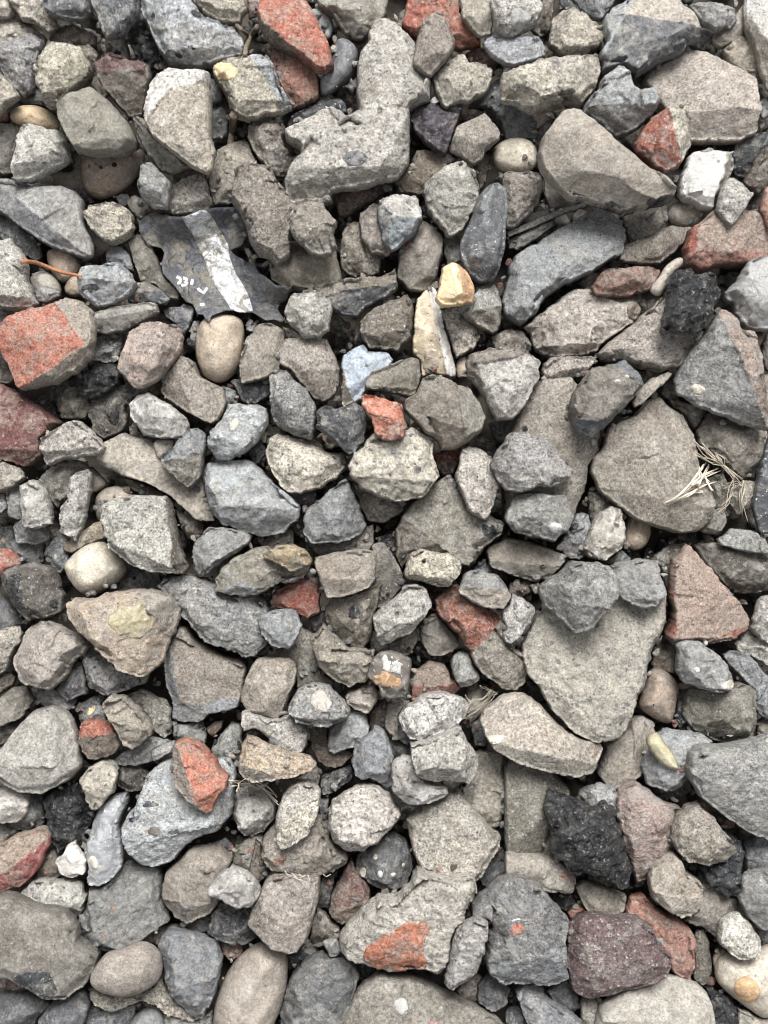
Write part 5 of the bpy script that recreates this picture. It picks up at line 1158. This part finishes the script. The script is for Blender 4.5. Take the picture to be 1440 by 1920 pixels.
tuft('dry_grass_tuft', ['875,1392 960,1330 1020,1260 1090,1165', '900,1380 990,1310 1060,1260 1150,1215', '890,1385 1000,1335 1080,1290 1150,1270', '960,1340 1030,1330 1075,1328', '1040,1290 1090,1220 1110,1180', '985,1318 1040,1240 1075,1190', '1100,1275 1125,1320', '900,1390 915,1360 960,1350', '1080,1225 1100,1275', '1010,1290 1065,1235 1160,1195'], 960, 480, m_straw, 'bleached straw tuft lying on the big grey-brown boulder', .0011, 1)
tuft('dry_grass_tuft', ['1030,1050 1110,1120 1200,1180 1300,1265', '1060,1070 1140,1130 1220,1200 1290,1280', '1035,1120 1110,1160 1190,1170 1250,1240', '1080,1070 1130,1140', '1250,1240 1240,1330 1190,1430', '1300,1265 1280,1340 1285,1440', '1318,1300 1290,1370 1300,1480', '1240,1300 1215,1380 1180,1450', '1180,1290 1260,1290 1300,1300', '1140,1110 1180,1150 1195,1210'], 960, 480, m_grey, 'thin grey stalks hanging over the gap beside the big grey-brown boulder', .0007, 2)
tuft('rootlets', ['1300,70 1360,75 1430,100', '1310,100 1380,95 1440,110', '1330,130 1350,80 1380,60', '1390,130 1395,100 1400,60', '1440,90 1490,120 1540,150', '1450,100 1500,100 1530,130 1560,160', '1470,110 1520,150 1560,190', '1440,120 1480,105 1510,85'], 0, 1440, m_straw, 'whitish rootlets fringing the underside of the peach stone', .0007, 1, 3)
tuft('rootlets', ['200,590 235,625 265,632', '290,600 298,618 305,640', '380,600 395,612 420,598', '160,575 175,600 205,605', '240,596 262,612 280,600'], 480, 1440, m_straw, 'dusty rootlets along the lower rim of the rust-stained stone', .0004, 0, 8)
tuft('plant_fibre', ['1180,1100 1220,1060 1280,1050 1320,1000', '1190,1130 1250,1090 1300,1050 1345,1010', '1170,1160 1230,1130 1290,1080 1330,1030', '1200,1190 1240,1150 1270,1110', '1260,980 1300,1000 1340,1040', '1190,1050 1230,1090 1210,1170'], 480, 960, m_grey, 'tangled grey plant fibre around the dim pebble beside the white oval stone', .0004, 3, 4)
# ---------------------------------------------------------------- bed and surroundings
def bed():
    rng = np.random.default_rng(11); Vs = []; Fs = []; Cs = []; o = 0
    # unit pebble
    P = []; F = []; nu, nv = 8, 5
    for a in range(1, nv):
        for b in range(nu):
            th = math.pi*a/nv; ph = 2*math.pi*b/nu; P.append((math.sin(th)*math.cos(ph), math.sin(th)*math.sin(ph), math.cos(th)))
    P += [(0, 0, 1), (0, 0, -1)]; P = np.array(P)
    for a in range(nv-2):
        for b in range(nu):
            i, j = a*nu+b, a*nu+(b+1) % nu; F += [(i, i+nu, j), (j, i+nu, j+nu)]
    n = len(P)
    for b in range(nu): F += [(n-2, b, (b+1) % nu), (n-1, (nv-2)*nu+(b+1) % nu, (nv-2)*nu+b)]
    F = np.array(F); names = ['DG', 'DT', 'BR', 'GT', 'MG', 'NB', 'TP', 'DT']
    for k in range(9000):
        x, y = rng.uniform(-.8, .8), rng.uniform(-.95, .95)
        r = rng.uniform(.005, .013)
        q = P*(1+rng.uniform(-.22, .22, (n, 1)))*np.array([r, r*rng.uniform(.6, 1), r*rng.uniform(.5, .9)])
        a = rng.uniform(0, 6.28); c, s = math.cos(a), math.sin(a)
        q = q @ np.array([[c, s, 0], [-s, c, 0], [0, 0, 1]])
        Vs.append(q + np.array([x, y, -.034+rng.uniform(0, .012)])); Fs.append(F+o); o += n
        Cs.append(np.repeat(PAL[names[rng.integers(len(names))]][None]*rng.uniform(.5, .9), n, 0))
    tag(link('gravel_bed', make_mesh('gravel_bed', np.vstack(Vs), np.vstack(Fs), np.vstack(Cs)), MAT['R']), 'small dark gravel filling the gaps under the rubble', None, None, 'stuff')
bed()
def surroundings():
    """the same rubble going on beyond the edges of the photograph"""
    rng = np.random.default_rng(21); by = {}
    big = [s for s in STASH if s[4] > .036]
    for k in range(3600):
        x, y = rng.uniform(-1.05, 1.05), rng.uniform(-1.2, 1.2)
        kind, V, F, col, w = big[rng.integers(len(big))]
        rad = np.abs(V[:, :2]).max()
        if abs(x) < .372+rad*.8 and abs(y) < .497+rad*.8: continue
        a = rng.uniform(0, 6.28); c, s = math.cos(a), math.sin(a)
        q = V @ np.array([[c, s, 0], [-s, c, 0], [0, 0, 1]]) + np.array([x, y, (-.030 if k < 1500 else rng.uniform(-.012, .012))])
        d = by.setdefault(kind if kind in 'CBRS' else 'R', [[], [], [], 0])
        d[0].append(q); d[1].append(F+d[3]); d[2].append(col); d[3] += len(q)
    Vs = []; Fs = []; Cs = []; Ms = []; o = 0
    keys = list(by)
    for m, kd in enumerate(keys):
        d = by[kd]; Vs += d[0]; Fs.append(np.vstack(d[1])+o); Cs += d[2]; Ms.append(np.full(len(Fs[-1]), m)); o += d[3]
    me = make_mesh('rubble', np.vstack(Vs), np.vstack(Fs), np.vstack(Cs))
    ob = link('rubble', me, None)
    for kd in keys: me.materials.append(MAT[kd])
    mi = np.concatenate(Ms)
    if len(mi) == len(me.polygons): me.polygons.foreach_set('material_index', mi.astype(np.int32))
    tag(ob, 'mixed rubble continuing beyond the photographed patch', None, None, 'stuff')
surroundings()
def grit():
    """crumbs and small chips that settled in the hollows and on some of the stones"""
    rng = np.random.default_rng(37); Vs = []; Fs = []; Cs = []; o = 0
    base = np.array([(1, 0, 0), (-1, 0, 0), (0, 1, 0), (0, -1, 0), (0, 0, 1), (0, 0, -1)], float)
    T8 = np.array([(0, 2, 4), (2, 1, 4), (1, 3, 4), (3, 0, 4), (2, 0, 5), (1, 2, 5), (3, 1, 5), (0, 3, 5)])
    base, T8 = subdivide(base, T8); base /= np.linalg.norm(base, axis=1)[:, None]
    low = HM.copy()
    for r in (4, 4):
        for ax in (0, 1): low = sum(np.roll(low, k, ax) for k in range(-r, r+1))/(2*r+1)
    names = ['MG', 'GT', 'TP', 'DG', 'LT', 'LG', 'BR', 'MB', 'PR', 'BK']
    n = 0
    while n < 1500:
        x, y = rng.uniform(-.40, .40), rng.uniform(-.52, .52); j, i = cells(np.array([x]), np.array([y])); j = j[0]; i = i[0]
        deep = low[j, i]-HM[j, i]
        if not (deep > .011 or rng.random() < .010): continue
        n += 1; r = rng.uniform(.0012, .0042) if deep > .011 else rng.uniform(.0005, .0012)
        q = base*(1+rng.uniform(-.35, .3, (len(base), 1)))*np.array([r, r*rng.uniform(.5, 1), r*rng.uniform(.4, .8)])
        a = rng.uniform(0, 6.28); c, s = math.cos(a), math.sin(a); q = q @ np.array([[c, s, 0], [-s, c, 0], [0, 0, 1]])
        Vs.append(q+np.array([x, y, HM[j, i]+r*.25])); Fs.append(T8+o); o += len(q)
        Cs.append(np.repeat(PAL[names[rng.integers(len(names))]][None]*rng.uniform(.8, 1.1), len(q), 0))
    tag(link('grit', make_mesh('grit', np.vstack(Vs), np.vstack(Fs), np.vstack(Cs), False), MAT['R']), 'loose grit and chips in the hollows between the stones', None, None, 'stuff')
grit()
def ground():
    n = 60; g = np.concatenate([np.linspace(-40, -1.2, 20), np.linspace(-1.1, 1.1, n), np.linspace(1.2, 40, 20)])
    X, Y = np.meshgrid(g, g); m = len(g)
    Zg = -.040+.003*fbm(X.ravel()/.05, Y.ravel()/.05, 3, 2)
    V = np.column_stack([X.ravel(), Y.ravel(), Zg]); i = np.arange(m*m).reshape(m, m)
    F = np.vstack([np.stack([i[:-1, :-1].ravel(), i[:-1, 1:].ravel(), i[1:, 1:].ravel()], 1), np.stack([i[:-1, :-1].ravel(), i[1:, 1:].ravel(), i[1:, :-1].ravel()], 1)])
    tag(link('ground', make_mesh('ground', V, F), mat_plain('dark_soil', (0.075, 0.066, 0.055), .95, 60, .004, .4)), 'dark soil under the rubble', None, None, 'structure')
ground()
# ---------------------------------------------------------------- light
SUN_EL, SUN_AZ = math.radians(57), math.radians(6)      # azimuth from +Y (top of the picture) clockwise
w_ = bpy.data.worlds.new('World'); SC.world = w_; w_.use_nodes = True
nt = w_.node_tree; bg = nt.nodes['Background']
sky = nt.nodes.new('ShaderNodeTexSky'); sky.sky_type = 'NISHITA'; sky.sun_disc = False
sky.sun_elevation = SUN_EL; sky.sun_rotation = SUN_AZ; sky.air_density = 1.0; sky.dust_density = 4.0; sky.ozone_density = 1.0
hs = nt.nodes.new('ShaderNodeHueSaturation'); hs.inputs['Saturation'].default_value = 0.12
nt.links.new(sky.outputs[0], hs.inputs['Color']); nt.links.new(hs.outputs[0], bg.inputs['Color']); bg.inputs['Strength'].default_value = 0.065
sl = bpy.data.lights.new('sun', 'SUN'); sl.energy = 2.0; sl.angle = math.radians(25); sl.color = (1.0, .985, .96)
so = bpy.data.objects.new('sun', sl); COL.objects.link(so)
dv = Vector((math.sin(SUN_AZ)*math.cos(SUN_EL), math.cos(SUN_AZ)*math.cos(SUN_EL), math.sin(SUN_EL)))
so.rotation_euler = dv.to_track_quat('Z', 'Y').to_euler(); so.location = dv*3
# ---------------------------------------------------------------- camera
cd = bpy.data.cameras.new('camera'); co = bpy.data.objects.new('camera', cd); COL.objects.link(co)
co.location = (0, 0, HC); co.rotation_euler = (0, 0, 0)
cd.sensor_fit = 'VERTICAL'; cd.sensor_height = 36; cd.lens = 18/(H/2*K); cd.clip_start = .01; cd.clip_end = 200
SC.camera = co
SC.view_settings.view_transform = 'Standard'; SC.view_settings.look = 'None'; SC.view_settings.gamma = 1
SC.view_settings.exposure = 1.46
SC.cycles.filter_width = 1.05; SC.cycles.use_denoising = True
SC.cycles.max_bounces = 6; SC.cycles.diffuse_bounces = 2
